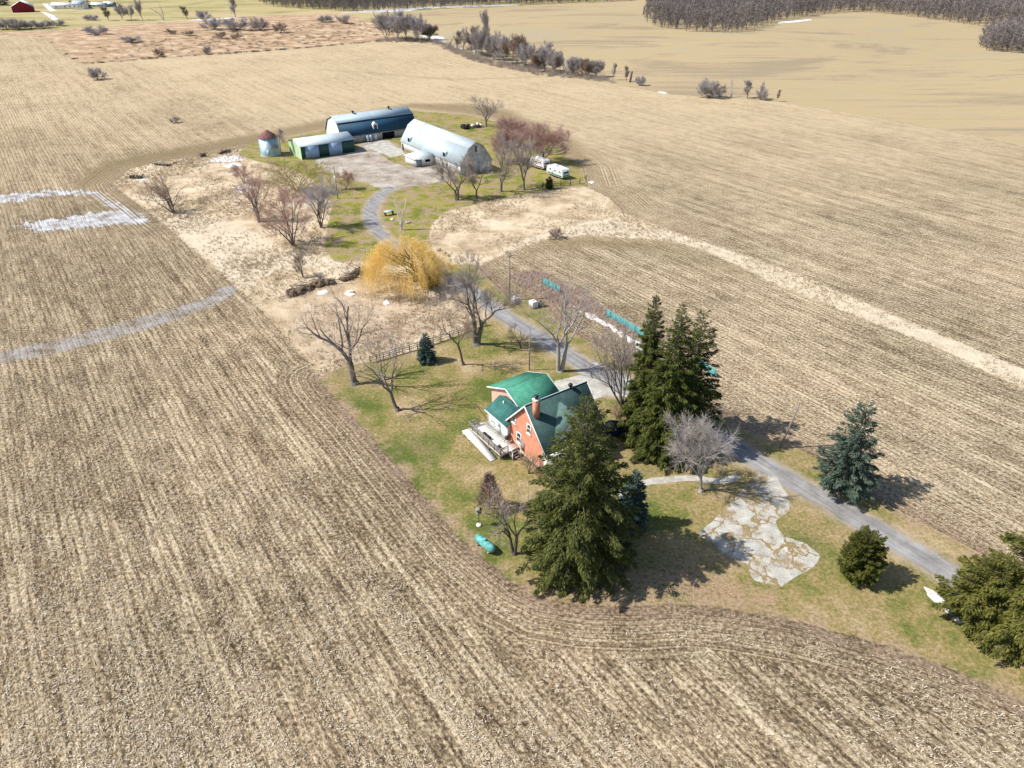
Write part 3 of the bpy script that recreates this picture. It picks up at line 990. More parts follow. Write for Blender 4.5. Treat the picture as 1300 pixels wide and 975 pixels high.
# chimney
m = MB(); m.box(0.32, 1.0, -1.32, -0.72, 6.4, 9.0)
ch = m.build("chimney", M_BRICK, house)
m = MB(); m.box(0.26, 1.06, -1.38, -0.66, 9.0, 9.14)
m.build("chimney_cap", M_TRIM, ch)
m = MB(); m.lathe([(0.0, 9.14), (0.2, 9.14), (0.2, 9.42), (0.3, 9.44), (0.3, 9.58), (0.0, 9.62)], 12, (0.66, -1.0, 0))
m.build("chimney_pot", M_DARK, ch)
m = MB(); m.lathe([(0.12, 7.8), (0.14, 8.25), (0.27, 8.28), (0.3, 8.5), (0.18, 8.62), (0.0, 8.63)], 12, (6.7, 0, 0))
m.build("roof_vent", M_DARK, house)
window(house, (0, 2.6, 4.38), 0.85, 0.95, '-x')
window(house, (0, -0.57, 4.8), 0.85, 1.4, '-x')
window(house, (0, 1.5, 2.25), 1.0, 1.55, '-x')
m = MB(); m.box(-0.07, 0.03, 0.35, 0.95, 0.82, 2.0); m.build("meter_box", M_WOODG, house)

# white kitchen wing
m = MB()
m.prism([(-0.4, 0.0), (-0.4, 3.22), (1.6, 4.35), (2.58, 3.85), (2.58, 0)], 3.503, 7.9)
wing = m.build("white_wing", M_WHITE, house)
m = MB()
m.slab([(-0.78, 3.2, 3.17), (1.6, 3.2, 4.52), (1.6, 8.15, 4.52), (-0.78, 8.15, 3.17)][::1], 0.1)
m.slab([(1.6, 3.4, 4.52), (2.72, 3.4, 3.93), (2.72, 8.15, 3.93), (1.6, 8.15, 4.52)], 0.1)
wr = m.build("wing_roof", mat_shingle("teal_green_shingle", (0.045, 0.155, 0.142)), house)
m = MB(); m.lathe([(0.09, 3.9), (0.09, 4.55), (0.0, 4.56)], 8, (1.15, 6.6, 0)); m.build("vent_pipe", M_TRIM, wr)
m = MB(); m.tubes([(-0.8, 3.2, 3.1)], [(-0.8, 8.15, 3.1)], 0.06, 0.06, 6, caps=True)
m.tubes([(-0.46, 7.85, 0.8)], [(-0.46, 7.85, 3.1)], 0.045, 0.045, 6)
m.build("gutter", M_TRIM, wing)
m = MB(); m.box(-0.44, -0.37, 4.9, 5.75, 0.82, 2.85)
d_ = m.build("door", plain("pale_door", (0.72, 0.73, 0.74), 0.5), wing)
m = MB(); m.box(-0.47, -0.441, 5.05, 5.6, 1.85, 2.65); m.build("pane", plain("bright_glass", (0.35, 0.40, 0.45), 0.15, 0.5), d_)
window(wing, (-0.4, 6.75, 2.05), 0.8, 1.0, '-x', pane=plain("pale_glass", (0.42, 0.46, 0.5), 0.2, 0.5))

# back wing with the bright green roof
m = MB()
m.xprism([(3.503, 0), (11.6, 0), (11.6, 3.55), (7.75, 5.25), (3.503, 3.5)], 2.6, 8.7)
bw = m.build("back_wing", M_BRICKP, house)
m = MB()
m.slab([(2.25, 7.75, 5.42), (9.0, 7.75, 5.42), (9.0, 12.2, 3.52), (2.25, 12.2, 3.52)], 0.12)
m.slab([(2.25, 3.55, 3.60), (9.0, 3.55, 3.60), (9.0, 7.75, 5.42), (2.25, 7.75, 5.42)], 0.12)
br_ = m.build("back_wing_roof", M_SHGREEN, house)
for ya, za, yb, zb in ((7.75, 5.44, 12.24, 3.53), (7.75, 5.44, 3.55, 3.63)):
    for x_ in (2.21, 9.005):
        m = MB()
        m.add([(x_, ya, za), (x_, yb, zb), (x_, yb, zb - 0.24), (x_, ya, za - 0.24),
               (x_ + 0.035, ya, za), (x_ + 0.035, yb, zb), (x_ + 0.035, yb, zb - 0.24), (x_ + 0.035, ya, za - 0.24)],
              [(0, 1, 2, 3), (7, 6, 5, 4), (0, 4, 5, 1), (3, 2, 6, 7), (1, 5, 6, 2), (0, 3, 7, 4)])
        m.build("barge_board", M_TRIM, bw)
m = MB(); m.box(8.7, 8.76, 5.4, 10.6, 0.0, 2.5); m.build("garage_door", M_TRIM, bw)

# ------------------------------------------------------------------ deck with ramp and the things on it
deck = empty("wooden_deck", (1.75, 70.5, 0), A35, "pale timber deck with grey railing and long ramp against the brick gable", "deck")
m = MB()
for i in range(20):
    y_ = 1.42 + i * 0.36
    m.box(-2.95, -0.41 if y_ > 3.3 else -0.09, y_, y_ + 0.35, 0.74, 0.80)
m.build("platform", M_WOODP, deck)
m = MB()
m.box(-2.95, -0.5, 1.42, 1.5, 0.5, 0.735); m.box(-2.95, -2.87, 1.5, 8.6, 0.5, 0.735)
for x_ in (-2.8, -1.5, -0.4):
    for y_ in (1.6, 4.0, 6.4, 8.4):
        m.box(x_ - 0.06, x_ + 0.06, y_ - 0.06, y_ + 0.06, 0, 0.735)
m.build("joists", M_WOODG, deck)
m = MB()


def rail(m, a, b, z0=0.8, h=0.95, n=None):
    a, b = np.array(a, float), np.array(b, float)
    L = np.linalg.norm(b - a)
    ang = math.atan2(b[1] - a[1], b[0] - a[0])
    mid = (a + b) / 2
    m.cbox((mid[0], mid[1], z0 + h), (L, 0.12, 0.05), ang)
    m.cbox((mid[0], mid[1], z0 + 0.12), (L, 0.05, 0.06), ang)
    k = max(2, int(L / 0.16))
    for i in range(k + 1):
        q = a + (b - a) * i / k
        wd = 0.1 if i % 8 == 0 or i == k else 0.045
        m.cbox((q[0], q[1], z0 + h / 2 + (0.05 if wd > 0.09 else -0.02)), (wd, wd, h - 0.07 if wd < 0.09 else h + 0.1), ang)


rail(m, (-2.9, 1.47), (-2.9, 8.55)); rail(m, (-2.8, 8.55), (-1.5, 8.55)); rail(m, (-2.8, 1.47), (-1.7, 1.47))
m.build("railing", M_WOODG, deck)
m = MB()
m.add([(-4.1, 1.9, 0.10), (-3.03, 1.9, 0.10), (-3.03, 8.6, 0.78), (-4.1, 8.6, 0.78), (-4.1, 1.9, 0.02), (-3.03, 1.9, 0.02), (-3.03, 8.6, 0.70), (-4.1, 8.6, 0.70)],
      [(0, 1, 2, 3), (7, 6, 5, 4), (0, 4, 5, 1), (1, 5, 6, 2), (2, 6, 7, 3), (3, 7, 4, 0)])
for y_ in (3.6, 5.4, 7.2, 8.4):
    for x_ in (-4.0, -3.15):
        m.box(x_ - 0.05, x_ + 0.05, y_ - 0.05, y_ + 0.05, 0, 0.1 + (y_ - 1.9) * 0.1015 - 0.085)
m.build("ramp", M_WOODP, deck)
m = MB()
for i in range(3):
    m.box(-1.6, -0.4, 0.5 + i * 0.3, 0.8 + i * 0.3, 0.16 + i * 0.2, 0.21 + i * 0.2)
m.box(-1.64, -1.6, 0.5, 1.41, 0, 0.7); m.box(-0.4, -0.36, 0.5, 1.41, 0, 0.7)
st = m.build("steps", M_WOODG, deck)
for x_ in (-1.66, -0.36):
    m = MB()
    m.box(x_ - 0.04, x_ + 0.04, 0.5, 0.58, 0, 1.15)
    m.add([(x_ - .04, .48, 1.1), (x_ + .04, .48, 1.1), (x_ + .04, 1.42, 1.75), (x_ - .04, 1.42, 1.75), (x_ - .04, .48, 1.18), (x_ + .04, .48, 1.18), (x_ + .04, 1.42, 1.83), (x_ - .04, 1.42, 1.83)],
          [(0, 3, 2, 1), (4, 5, 6, 7), (0, 1, 5, 4), (1, 2, 6, 5), (2, 3, 7, 6), (3, 0, 4, 7)])
    m.build("handrail", M_TRIM, st)
m = MB(); m.box(-1.45, -0.45, 8.02, 8.9, 0.56, 0.78); m.box(-1.45, -0.45, 8.95, 9.25, 0.22, 0.42)
m.build("landing", M_WOODG, deck)


def local(o, x, y, z=0.0):
    c, s_ = cos(o.rotation_euler[2]), sin(o.rotation_euler[2])
    return (o.location[0] + x * c - y * s_, o.location[1] + x * s_ + y * c, o.location[2] + z)


gr = empty("barbecue_grill", local(house, -0.75, 3.1, 0.8), A35 + 0.3, "black kettle barbecue grill standing on the pale deck by the brick wall", "barbecue")
m = MB(); m.lathe([(0.0, 0.55), (0.22, 0.6), (0.32, 0.78), (0.32, 0.82), (0.24, 1.0), (0.0, 1.06)], 16); m.build("bowl", M_DARK, gr, True)
for k in range(3):
    m = MB(); m.tubes([(0.2 * cos(k * 2.1), 0.2 * sin(k * 2.1), 0.62)], [(0.36 * cos(k * 2.1), 0.36 * sin(k * 2.1), 0)], 0.02, 0.02, 6); m.build("leg", M_DARK, gr)
m = MB(); m.box(0.34, 0.75, -0.22, 0.22, 0.74, 0.77); m.build("side_shelf", M_DARK, gr)
bn = empty("bench", local(house, -2.25, 5.5, 0.8), A35, "low dark slatted bench on the deck along the grey railing", "bench")
m = MB(); m.box(-0.2, -0.08, -0.75, 0.75, 0.4, 0.44); m.box(-0.05, 0.07, -0.75, 0.75, 0.4, 0.44); m.box(0.1, 0.22, -0.75, 0.75, 0.4, 0.44); m.build("seat", M_DARK, bn)
for y_ in (-0.65, 0.65):
    m = MB(); m.box(-0.2, 0.22, y_ - 0.04, y_ + 0.04, 0, 0.397); m.build("leg", M_DARK, bn)
pt = empty("planter", local(house, -2.3, 2.6, 0.8), A35, "dark square planter with dry stalks at the ramp end of the deck", "planter")
m = MB(); m.prism([(-0.2, 0), (-0.26, 0.42), (0.26, 0.42), (0.2, 0)], -0.24, 0.24); m.build("tub", M_DARK, pt)
rr = random.Random(3)
m = MB(); a_ = np.array([(rr.uniform(-.2, .2), rr.uniform(-.2, .2), 0.4) for _ in range(30)])
m.tubes(a_, a_ + np.array([(rr.uniform(-.15, .15), rr.uniform(-.15, .15), rr.uniform(.25, .6)) for _ in range(30)]), 0.012, 0.005, 3); m.build("stalks", M_WOODG, pt)

# ------------------------------------------------------------------ farm buildings
M_STEEL = mat_ribbed("galvanised_sheet", (0.36, 0.45, 0.51), 'X', 0.45, 4.2, 0.5, 0.4, var=0.14, rust=(0.33, 0.35, 0.36))
M_STEELY = mat_ribbed("pale_roof_sheet", (0.56, 0.64, 0.67), 'Y', 0.45, 5.5, 0.5, 0.4, var=0.10, rust=(0.47, 0.50, 0.50))
M_SHEDR = mat_ribbed("shed_roof_sheet", (0.52, 0.60, 0.63), 'X', 0.45, 4.2, 0.5, 0.4, var=0.12, rust=(0.44, 0.46, 0.46))
M_NAVY = mat_ribbed("dark_blue_sheet", (0.022, 0.07, 0.125), 'X', 0.45, 4.2, 0.65, 0.2, var=0.25)
M_BLOCK = plain("grey_blockwork", (0.42, 0.42, 0.43), 0.9, 0.1, var=0.18, scale=0.8, dirt=(0.30, 0.28, 0.27))
M_GABLE = plain("weathered_white_boards", (0.55, 0.54, 0.55), 0.8, 0.15, var=0.22, scale=0.9, dirt=(0.34, 0.32, 0.33))
M_BLACK = plain("dark_interior", (0.012, 0.012, 0.014), 0.9, 0.05)


def gambrel_prof(wd, eave, kx, kz, ridge, grow=0.0):
    return [(-grow, eave), (kx, kz), (wd / 2, ridge), (wd - kx, kz), (wd + grow, eave)]


# blue-roofed barn: local x along the ridge
bb = empty("gambrel_barn", (-50.5, 233.6, 0), A35, "long gambrel barn with dark blue lower roof and white gable behind the green shed", "barn")
prof = gambrel_prof(12.4, 2.6, 2.35, 6.15, 7.7)
m = MB(); m.xprism([(0, 0), (12.4, 0), (12.4, 2.6), (10.05, 6.1), (6.2, 7.62), (2.35, 6.1), (0, 2.6)], -4.0, 22.5)
m.build("wall", [M_BLOCK], bb)
m = MB(); m.xprism([(0.04, 0.0), (12.36, 0.0), (12.36, 2.6), (10.03, 6.08), (6.2, 7.6), (2.37, 6.08), (0.04, 2.6)], -4.06, -4.003)
m.build("gable_boards", M_WHITE, bb)
rt = MB(); rt.slab([(-4.35, -0.35, 2.35), (22.8, -0.35, 2.35), (22.8, 2.35, 6.3), (-4.35, 2.35, 6.3)], 0.1)
rt.slab([(-4.35, 10.05, 6.3), (22.8, 10.05, 6.3), (22.8, 12.75, 2.35), (-4.35, 12.75, 2.35)], 0.1)
lo = rt.build("lower_roof", M_NAVY, bb)
rt = MB(); rt.slab([(-4.4, 2.2, 6.28), (22.85, 2.2, 6.28), (22.85, 6.2, 7.86), (-4.4, 6.2, 7.86)], 0.1)
rt.slab([(-4.4, 6.2, 7.86), (22.85, 6.2, 7.86), (22.85, 10.2, 6.28), (-4.4, 10.2, 6.28)], 0.1)
up_ = rt.build("upper_roof", M_STEEL, bb)
for x_ in (3.2, 16.0):
    m = MB(); m.lathe([(0.25, 7.6), (0.25, 8.2), (0.5, 8.25), (0.45, 8.5), (0, 8.75)], 10, (x_, 6.2, 0)); m.build("roof_vent", M_DARK, up_)
m = MB(); m.box(10.0, 14.4, -0.03, 0.3, 0.0, 2.05); m.build("barn_door", M_BLACK, bb)
m = MB(); m.box(7.0, 8.0, -0.06, 0.1, 0.0, 2.1); m.build("door", M_TRIM, bb)
hd = MB(); hd.prism([(7.2, 2.9), (7.2, 4.9), (8.0, 5.5), (8.8, 4.9), (8.8, 2.9)], 0.35, 2.6); hdo = hd.build("hay_door", M_WHITE, lo)
m = MB(); m.box(7.5, 8.5, 0.31, 0.347, 3.1, 4.6); m.build("opening", M_GLASS, hdo)
for x_ in (2.4, 9.0, 15.6, 18.0, 20.6):
    window(bb, (x_, 0, 2.0), 0.8, 0.6, '-y', pane=M_BLACK, bars=False, sill=False)
for x_ in (4.4, 5.5):
    tk = empty("milk_tank", local(bb, x_, -0.75), 0, "small pale upright tank by the blue barn wall, %s one" % ("left" if x_ < 5 else "right"), "tank", "tanks by the blue barn wall")
    m = MB(); m.lathe([(0.0, 0.25), (0.38, 0.25), (0.4, 0.3), (0.4, 1.75), (0.3, 1.95), (0.0, 2.05)], 14); m.build("shell", plain("tank_blue", (0.45, 0.56, 0.68), 0.35, 0.5), tk, True)
    for k in range(3):
        m = MB(); m.box(0.3 * cos(k * 2.1) - .03, 0.3 * cos(k * 2.1) + .03, 0.3 * sin(k * 2.1) - .03, 0.3 * sin(k * 2.1) + .03, 0, 0.25)
        m.build("leg", M_DARK, tk)

# white barn: local y along the ridge
wb = empty("gambrel_barn", (-14.28, 197.08, 0), A35, "pale metal-roofed gambrel barn with weathered grey gable facing the bare trees", "barn")
m = MB(); m.prism([(0, 0), (0, 2.8), (2.75, 6.75), (5.2, 8.3), (7.65, 6.75), (10.4, 2.8), (10.4, 0)], 0.0, 34.8)
m.build("wall", M_WHITE, wb)
m = MB(); m.prism([(0.05, 0), (0.05, 2.8), (2.78, 6.73), (5.2, 8.27), (7.62, 6.73), (10.35, 2.8), (10.35, 0)], -0.06, -0.003)
gb = m.build("gable_boards", M_GABLE, wb)
m = MB(); m.box(4.85, 5.55, -0.11, -0.063, 5.6, 7.2)
m.build("opening", plain("shadowed_boards", (0.16, 0.15, 0.16), 0.9, 0.05), gb)
m = MB(); m.box(4.1, 6.4, -0.13, -0.063, 0.0, 2.9); m.build("barn_door", M_GABLE, gb)
rt = MB(); rt.slab([(-0.3, -0.35, 2.55), (2.75, -0.35, 6.95), (2.75, 35.1, 6.95), (-0.3, 35.1, 2.55)], 0.1)
rt.slab([(7.65, -0.35, 6.95), (10.7, -0.35, 2.55), (10.7, 35.1, 2.55), (7.65, 35.1, 6.95)], 0.1)
lo = rt.build("lower_roof", mat_ribbed("grey_roof_sheet", (0.44, 0.52, 0.56), 'Y', 0.45, 5.5, 0.55, 0.35, var=0.12, rust=(0.37, 0.40, 0.41)), wb)
rt = MB(); rt.slab([(2.62, -0.4, 6.93), (5.2, -0.4, 8.52), (5.2, 35.15, 8.52), (2.62, 35.15, 6.93)], 0.1)
rt.slab([(5.2, -0.4, 8.52), (7.78, -0.4, 6.93), (7.78, 35.15, 6.93), (5.2, 35.15, 8.52)], 0.1)
up_ = rt.build("upper_roof", M_STEELY, wb)
m = MB(); m.box(3.0, 3.12, 27.2, 27.4, 7.15, 7.3); m.tubes([(2.7, 27.3, 7.02)], [(5.1, 27.3, 8.52)], 0.07, 0.07, 5); m.build("roof_seam", M_GABLE, up_)
for y_ in (30.0, 8.9):
    m = MB(); m.prism([(0.15, 3.1), (0.15, 4.5), (1.35, 4.75), (1.35, 3.6)], y_ - 0.75, y_ + 0.75); hv = m.build("roof_hatch", M_STEELY, lo)
    m = MB(); m.box(0.11, 0.147, y_ - 0.6, y_ + 0.6, 3.3, 4.4); m.build("opening", M_BLACK, hv)
for ya_, yb_ in ((0.4, 13.8), (20.6, 34.6)):
    m = MB(); m.box(-0.05, 0.03, ya_, yb_, 2.35, 2.52); m.build("eave_board", M_WOODG, wb)
m = MB(); m.box(-0.05, 0.1, 33.5, 34.3, 0.0, 2.0); m.build("door", M_BLACK, wb)
# lean-to milk house
m = MB()
m.add([(-6.4, 14.2, 0), (-0.003, 14.2, 0), (-0.003, 14.2, 2.75), (-6.4, 14.2, 2.15), (-6.4, 20.2, 0), (-0.003, 20.2, 0), (-0.003, 20.2, 2.75), (-6.4, 20.2, 2.15)],
      [(0, 1, 2, 3), (7, 6, 5, 4), (0, 3, 7, 4), (1, 5, 6, 2), (3, 2, 6, 7), (0, 4, 5, 1)])
lt = m.build("lean_to", M_WHITE, wb)
m = MB(); m.slab([(-6.75, 13.9, 2.26), (-0.32, 13.9, 2.93), (-0.32, 20.5, 2.93), (-6.75, 20.5, 2.26)], 0.09); m.build("lean_to_roof", M_STEELY, lt)
m = MB(); m.box(-6.0, -4.2, 14.12, 14.25, 0.0, 2.0); m.build("door", plain("grey_blue_door", (0.25, 0.30, 0.34), 0.6), lt)
window(lt, (-2.3, 14.2, 1.35), 1.9, 1.0, '-y', pane=M_BLACK, bars=False)

# green implement shed
sd_ = empty("implement_shed", (-62.1, 213.3, 0), A35, "low green metal shed with pale roof and two blue-grey sliding doors next to the silo", "shed")
M_GREENW = mat_ribbed("dark_green_sheet", (0.016, 0.07, 0.06), 'X', 0.35, 3.0, 0.5, 0.4, var=0.15)
M_GREENL = mat_ribbed("sage_green_sheet", (0.44, 0.60, 0.38), 'Y', 0.35, 3.0, 0.5, 0.4, var=0.08)
m = MB(); m.xprism([(0, 0), (10.2, 0), (10.2, 3.8), (5.1, 5.0), (0, 3.8)], 0, 16.8); m.build("wall", M_GREENW, sd_)
m = MB(); m.xprism([(0.03, 0), (10.17, 0), (10.17, 3.8), (5.1, 4.98), (0.03, 3.8)], -0.05, -0.003); m.build("gable_boards", M_GREENL, sd_)
m = MB()
m.slab([(-0.35, -0.35, 3.83), (17.15, -0.35, 3.83), (17.15, 5.1, 5.13), (-0.35, 5.1, 5.13)], 0.09)
m.slab([(-0.35, 5.1, 5.13), (17.15, 5.1, 5.13), (17.15, 10.55, 3.83), (-0.35, 10.55, 3.83)], 0.09)
m.build("roof", M_SHEDR, sd_)
M_SLIDE = mat_ribbed("blue_grey_sheet", (0.30, 0.44, 0.62), 'X', 0.35, 1.5, 0.45, 0.4, var=0.1)
for xa, xb in ((1.3, 5.4), (8.6, 12.8)):
    m = MB(); m.box(xa, xb, -0.1, -0.01, 0.05, 3.55); m.build("sliding_door", M_SLIDE, sd_)
m = MB(); m.box(0.9, 13.2, -0.14, -0.01, 3.57, 3.68); m.build("door_track", M_SLIDE, sd_)

# grain bin
sx, sy = -73.2, 219.4
bin_ = empty("grain_silo", (sx, sy, 0), 0, "squat galvanised grain silo with rusty red cone roof", "silo")
t = NT("corrugated_bin")
p = t.coord(); sep = t.n("ShaderNodeSeparateXYZ"); t.put(sep.inputs[0], p)
ringz = t.math('SINE', t.math('MULTIPLY', sep.outputs[2], 2 * pi / 0.12))
band = t.math('LESS_THAN', t.math('FRACT', t.math('DIVIDE', sep.outputs[2], 1.12)), 0.05)
c_ = t.ramp(t.noise(t.map(p, (1, 1, 0.3)), 0.9, 4, 0.6), [(0.3, (0.30, 0.46, 0.58)), (0.7, (0.46, 0.60, 0.69))])
c_ = t.mix(t.math('MULTIPLY', band, 0.5), c_, (0.26, 0.32, 0.36))
M_BIN = t.done(t.bsdf(c_, 0.38, 0.5, 0.35, t.bump(ringz, 0.4, 0.03)))
m = MB(); m.lathe([(2.85, 0.0), (2.85, 5.3), (2.75, 5.32)], 40); m.build("shell", M_BIN, bin_, False)
m = MB(); m.lathe([(3.02, 5.18), (3.0, 5.3), (0.55, 7.0), (0.5, 7.05)], 40); rf = m.build("roof", plain("rusty_roof", (0.21, 0.105, 0.098), 0.8, 0.1, var=0.22, scale=0.9, dirt=(0.27, 0.17, 0.15)), bin_)
m = MB(); m.lathe([(0.5, 6.95), (0.52, 7.17), (0.3, 7.3), (0, 7.33)], 16); m.build("roof_cap", plain("rusty_cap", (0.36, 0.15, 0.12), 0.8), rf)
m = MB(); m.cbox((0.3, -2.86, 1.2), (0.75, 0.1, 1.5)); m.build("hatch", plain("bin_hatch", (0.42, 0.5, 0.55), 0.4, 0.5), bin_)
m = MB(); m.lathe([(3.05, 0.0), (3.05, 0.12), (2.8, 0.13)], 40); m.build("slab_foot", M_CONC, bin_)

# ------------------------------------------------------------------ travel trailers beside the trees
def trailer(loc, rz, label, L, body, stripe):
    r_ = empty("travel_trailer", loc, rz, label, "trailer")
    m = MB(); W, z0, z1 = 2.5, 0.55, 2.75
    m.xprism([(0, z0 + 0.3), (0.35, z0), (L - 0.3, z0), (L, z0 + 0.6), (L - 0.25, z1 - 0.2), (L - 0.7, z1), (0.55, z1), (0.1, z1 - 0.4)], 0, W)
    b = m.build("body", body, r_)
    m = MB(); m.box(-0.02, -0.003, 0.4, L - 0.5, z0 + 0.12, z0 + 0.5); m.box(0.1, W - 0.1, -0.025, -0.003 + 0.03, z0 + 0.35, z0 + 0.6); m.build("stripe", stripe, b)
    for y_ in (1.3, 3.4, 5.4):
        if y_ < L - 0.8:
            window(b, (0, y_, 1.95), 0.9, 0.6, '-x', bars=False, sill=False)
    window(b, (W / 2, 0.05, 1.9), 1.8, 0.75, '-y', bars=False, sill=False)
    m = MB(); m.box(-0.03, -0.003, 4.2, 4.85, 0.65, 2.45); m.build("door", body, b)
    m = MB(); m.box(W / 2 - .35, W / 2 + .35, L * 0.55, L * 0.55 + 0.7, z1 + 0.003, z1 + 0.25); m.build("roof_unit", M_TRIM, b)
    for x_ in (0.12, W - 0.34):
        for y_ in (L * 0.42, L * 0.55):
            m = MB(); m.xprism([(y_ + 0.36 * cos(k * pi / 7), 0.36 + 0.36 * sin(k * pi / 7)) for k in range(14)], x_, x_ + 0.22); m.build("wheel", M_DARK, r_)
    m = MB(); m.tubes([(0.5, L - .2, .6), (W - .5, L - .2, .6)], [(W / 2, L + 1.1, .55)] * 2, .05, .05, 5); m.tubes([(W / 2, L + 1.1, 0)], [(W / 2, L + 1.1, .6)], .04, .04, 5); m.build("hitch", M_DARK, r_)
    return r_


M_TRW = plain("trailer_white", (0.62, 0.66, 0.67), 0.4, 0.4, var=0.07)
trailer((*g(714, 229), 0), A35, "white travel trailer with green stripe and dark rear window beyond the leafless trees", 7.2, M_TRW, plain("green_stripe", (0.05, 0.22, 0.14), 0.5))
trailer((*g(690, 217), 0), A35 + 0.1, "older white trailer half hidden behind the green-striped trailer", 6.0, plain("old_trailer_white", (0.66, 0.64, 0.66), 0.5, 0.3, var=0.12), plain("brown_stripe", (0.25, 0.17, 0.14), 0.5))


# ------------------------------------------------------------------ far farmstead at the top left
def far_house(name, label, px, py, rz, L, W, eave, ridge, wallm, roofm, cat="house"):
    x, y = g(px, py)
    r_ = empty(name, (x, y, gz(x, y)), rz, label, cat)
    m = MB(); m.xprism([(-W / 2, -1), (W / 2, -1), (W / 2, eave), (0, ridge), (-W / 2, eave)], -L / 2, L / 2); wl = m.build("wall", wallm, r_)
    m = MB(); k = (ridge - eave) / (W / 2)
    m.slab([(-L / 2 - .4, -W / 2 - .5, eave - .5 * k + .15), (L / 2 + .4, -W / 2 - .5, eave - .5 * k + .15), (L / 2 + .4, 0, ridge + .15), (-L / 2 - .4, 0, ridge + .15)], .14)
    m.slab([(-L / 2 - .4, 0, ridge + .15), (L / 2 + .4, 0, ridge + .15), (L / 2 + .4, W / 2 + .5, eave - .5 * k + .15), (-L / 2 - .4, W / 2 + .5, eave - .5 * k + .15)], .14)
    m.build("roof", roofm, r_)
    for x_ in (-L * .28, L * .1, L * .33):
        window(r_, (x_, -W / 2, eave * .55), 1.4, 1.3, '-y', bars=False, sill=False)
    m = MB(); m.box(-L * .12, -L * .12 + 1.1, -W / 2 - .06, -W / 2 + .1, 0, 2.1); m.build("door", M_TRIM, r_)
    return r_


M_RED = plain("barn_red", (0.22, 0.025, 0.035), 0.8, 0.1, var=0.2, scale=0.5)
M_ROOFW = plain("pale_tin", (0.70, 0.73, 0.78), 0.45, 0.4, var=0.08, scale=0.4)
far_house("red_barn", "small dark red barn with white roof at the far left", 30, 13, R(-62), 20, 17, 5.0, 9.5, M_RED, M_ROOFW, "barn")
far_house("long_building", "long low white building right of the far red barn", 82, 8, R(4), 22, 9, 3.2, 5.0, M_WHITE, M_ROOFW, "building")
far_house("far_house", "white house with bluish roof between two dark evergreens", 102, 9.0, R(2), 11, 10, 4.8, 7.5, M_WHITE, plain("slate_blue", (0.35, 0.42, 0.50), 0.7), "house")
far_house("greenhouse", "low pale greenhouse right of the dark evergreens", 126, 5.8, R(3), 14, 8, 2.6, 4.0, plain("greenhouse_skin", (0.50, 0.62, 0.60), 0.4), M_ROOFW, "greenhouse")
far_house("far_cottage", "tiny teal-walled cottage with white roof past the greenhouse", 139, 5.4, R(3), 10, 8, 2.8, 4.6, plain("teal_wall", (0.08, 0.22, 0.22), 0.7), M_ROOFW, "cottage")
# ------------------------------------------------------------------ vegetation
def bark(name, col, var=0.3):
    t = NT(name)
    p = t.coord()
    n = t.noise(t.map(p, (3, 3, 0.8)), 1.5, 4, 0.7)
    c = t.mix(n, tuple(k * (1 - var) for k in col), tuple(min(1, k * (1 + var)) for k in col))
    return t.done(t.bsdf(c, 0.95, 0.05))


def leafy(name, lo, mid, hi, rough=0.75, scale=0.4):
    """needle sprays: every spray its own tone, plus slow drift through the crown"""
    t = NT(name)
    v = t.math('ADD', t.math('MULTIPLY', t.island(), 0.55), t.math('MULTIPLY', t.noise(t.coord(), scale, 3, 0.6), 0.45))
    c = t.ramp(v, [(0.15, lo), (0.5, mid), (0.85, hi)])
    b = t.bsdf(c, rough, 0.15)
    tr = t.n("ShaderNodeBsdfTranslucent"); t.put(tr.inputs[0], c)
    return t.done(mixsh(t, 0.22, b, tr.outputs[0]))


B_GREY = bark("grey_bark", (0.175, 0.155, 0.14))
B_DARK = bark("dark_bark", (0.13, 0.11, 0.095))
B_PALE = bark("pale_bark", (0.36, 0.33, 0.305))
B_WHITE = bark("white_bark", (0.70, 0.67, 0.62), 0.12)
B_TWIG = bark("grey_brown_twigs", (0.38, 0.325, 0.29))
B_RED = bark("reddish_twigs", (0.45, 0.295, 0.25))
B_ASH = bark("ash_grey_twigs", (0.45, 0.405, 0.38))
B_OLIVE = bark("olive_twigs", (0.36, 0.31, 0.13))
B_PURP = bark("purple_brown_twigs", (0.22, 0.145, 0.145))
B_LILAC = bark("lilac_grey_twigs", (0.43, 0.395, 0.40))
B_BROWN = bark("brown_twigs", (0.33, 0.255, 0.20))


def norm3(v):
    l = math.sqrt(v[0] * v[0] + v[1] * v[1] + v[2] * v[2]) or 1.0
    return (v[0] / l, v[1] / l, v[2] / l)


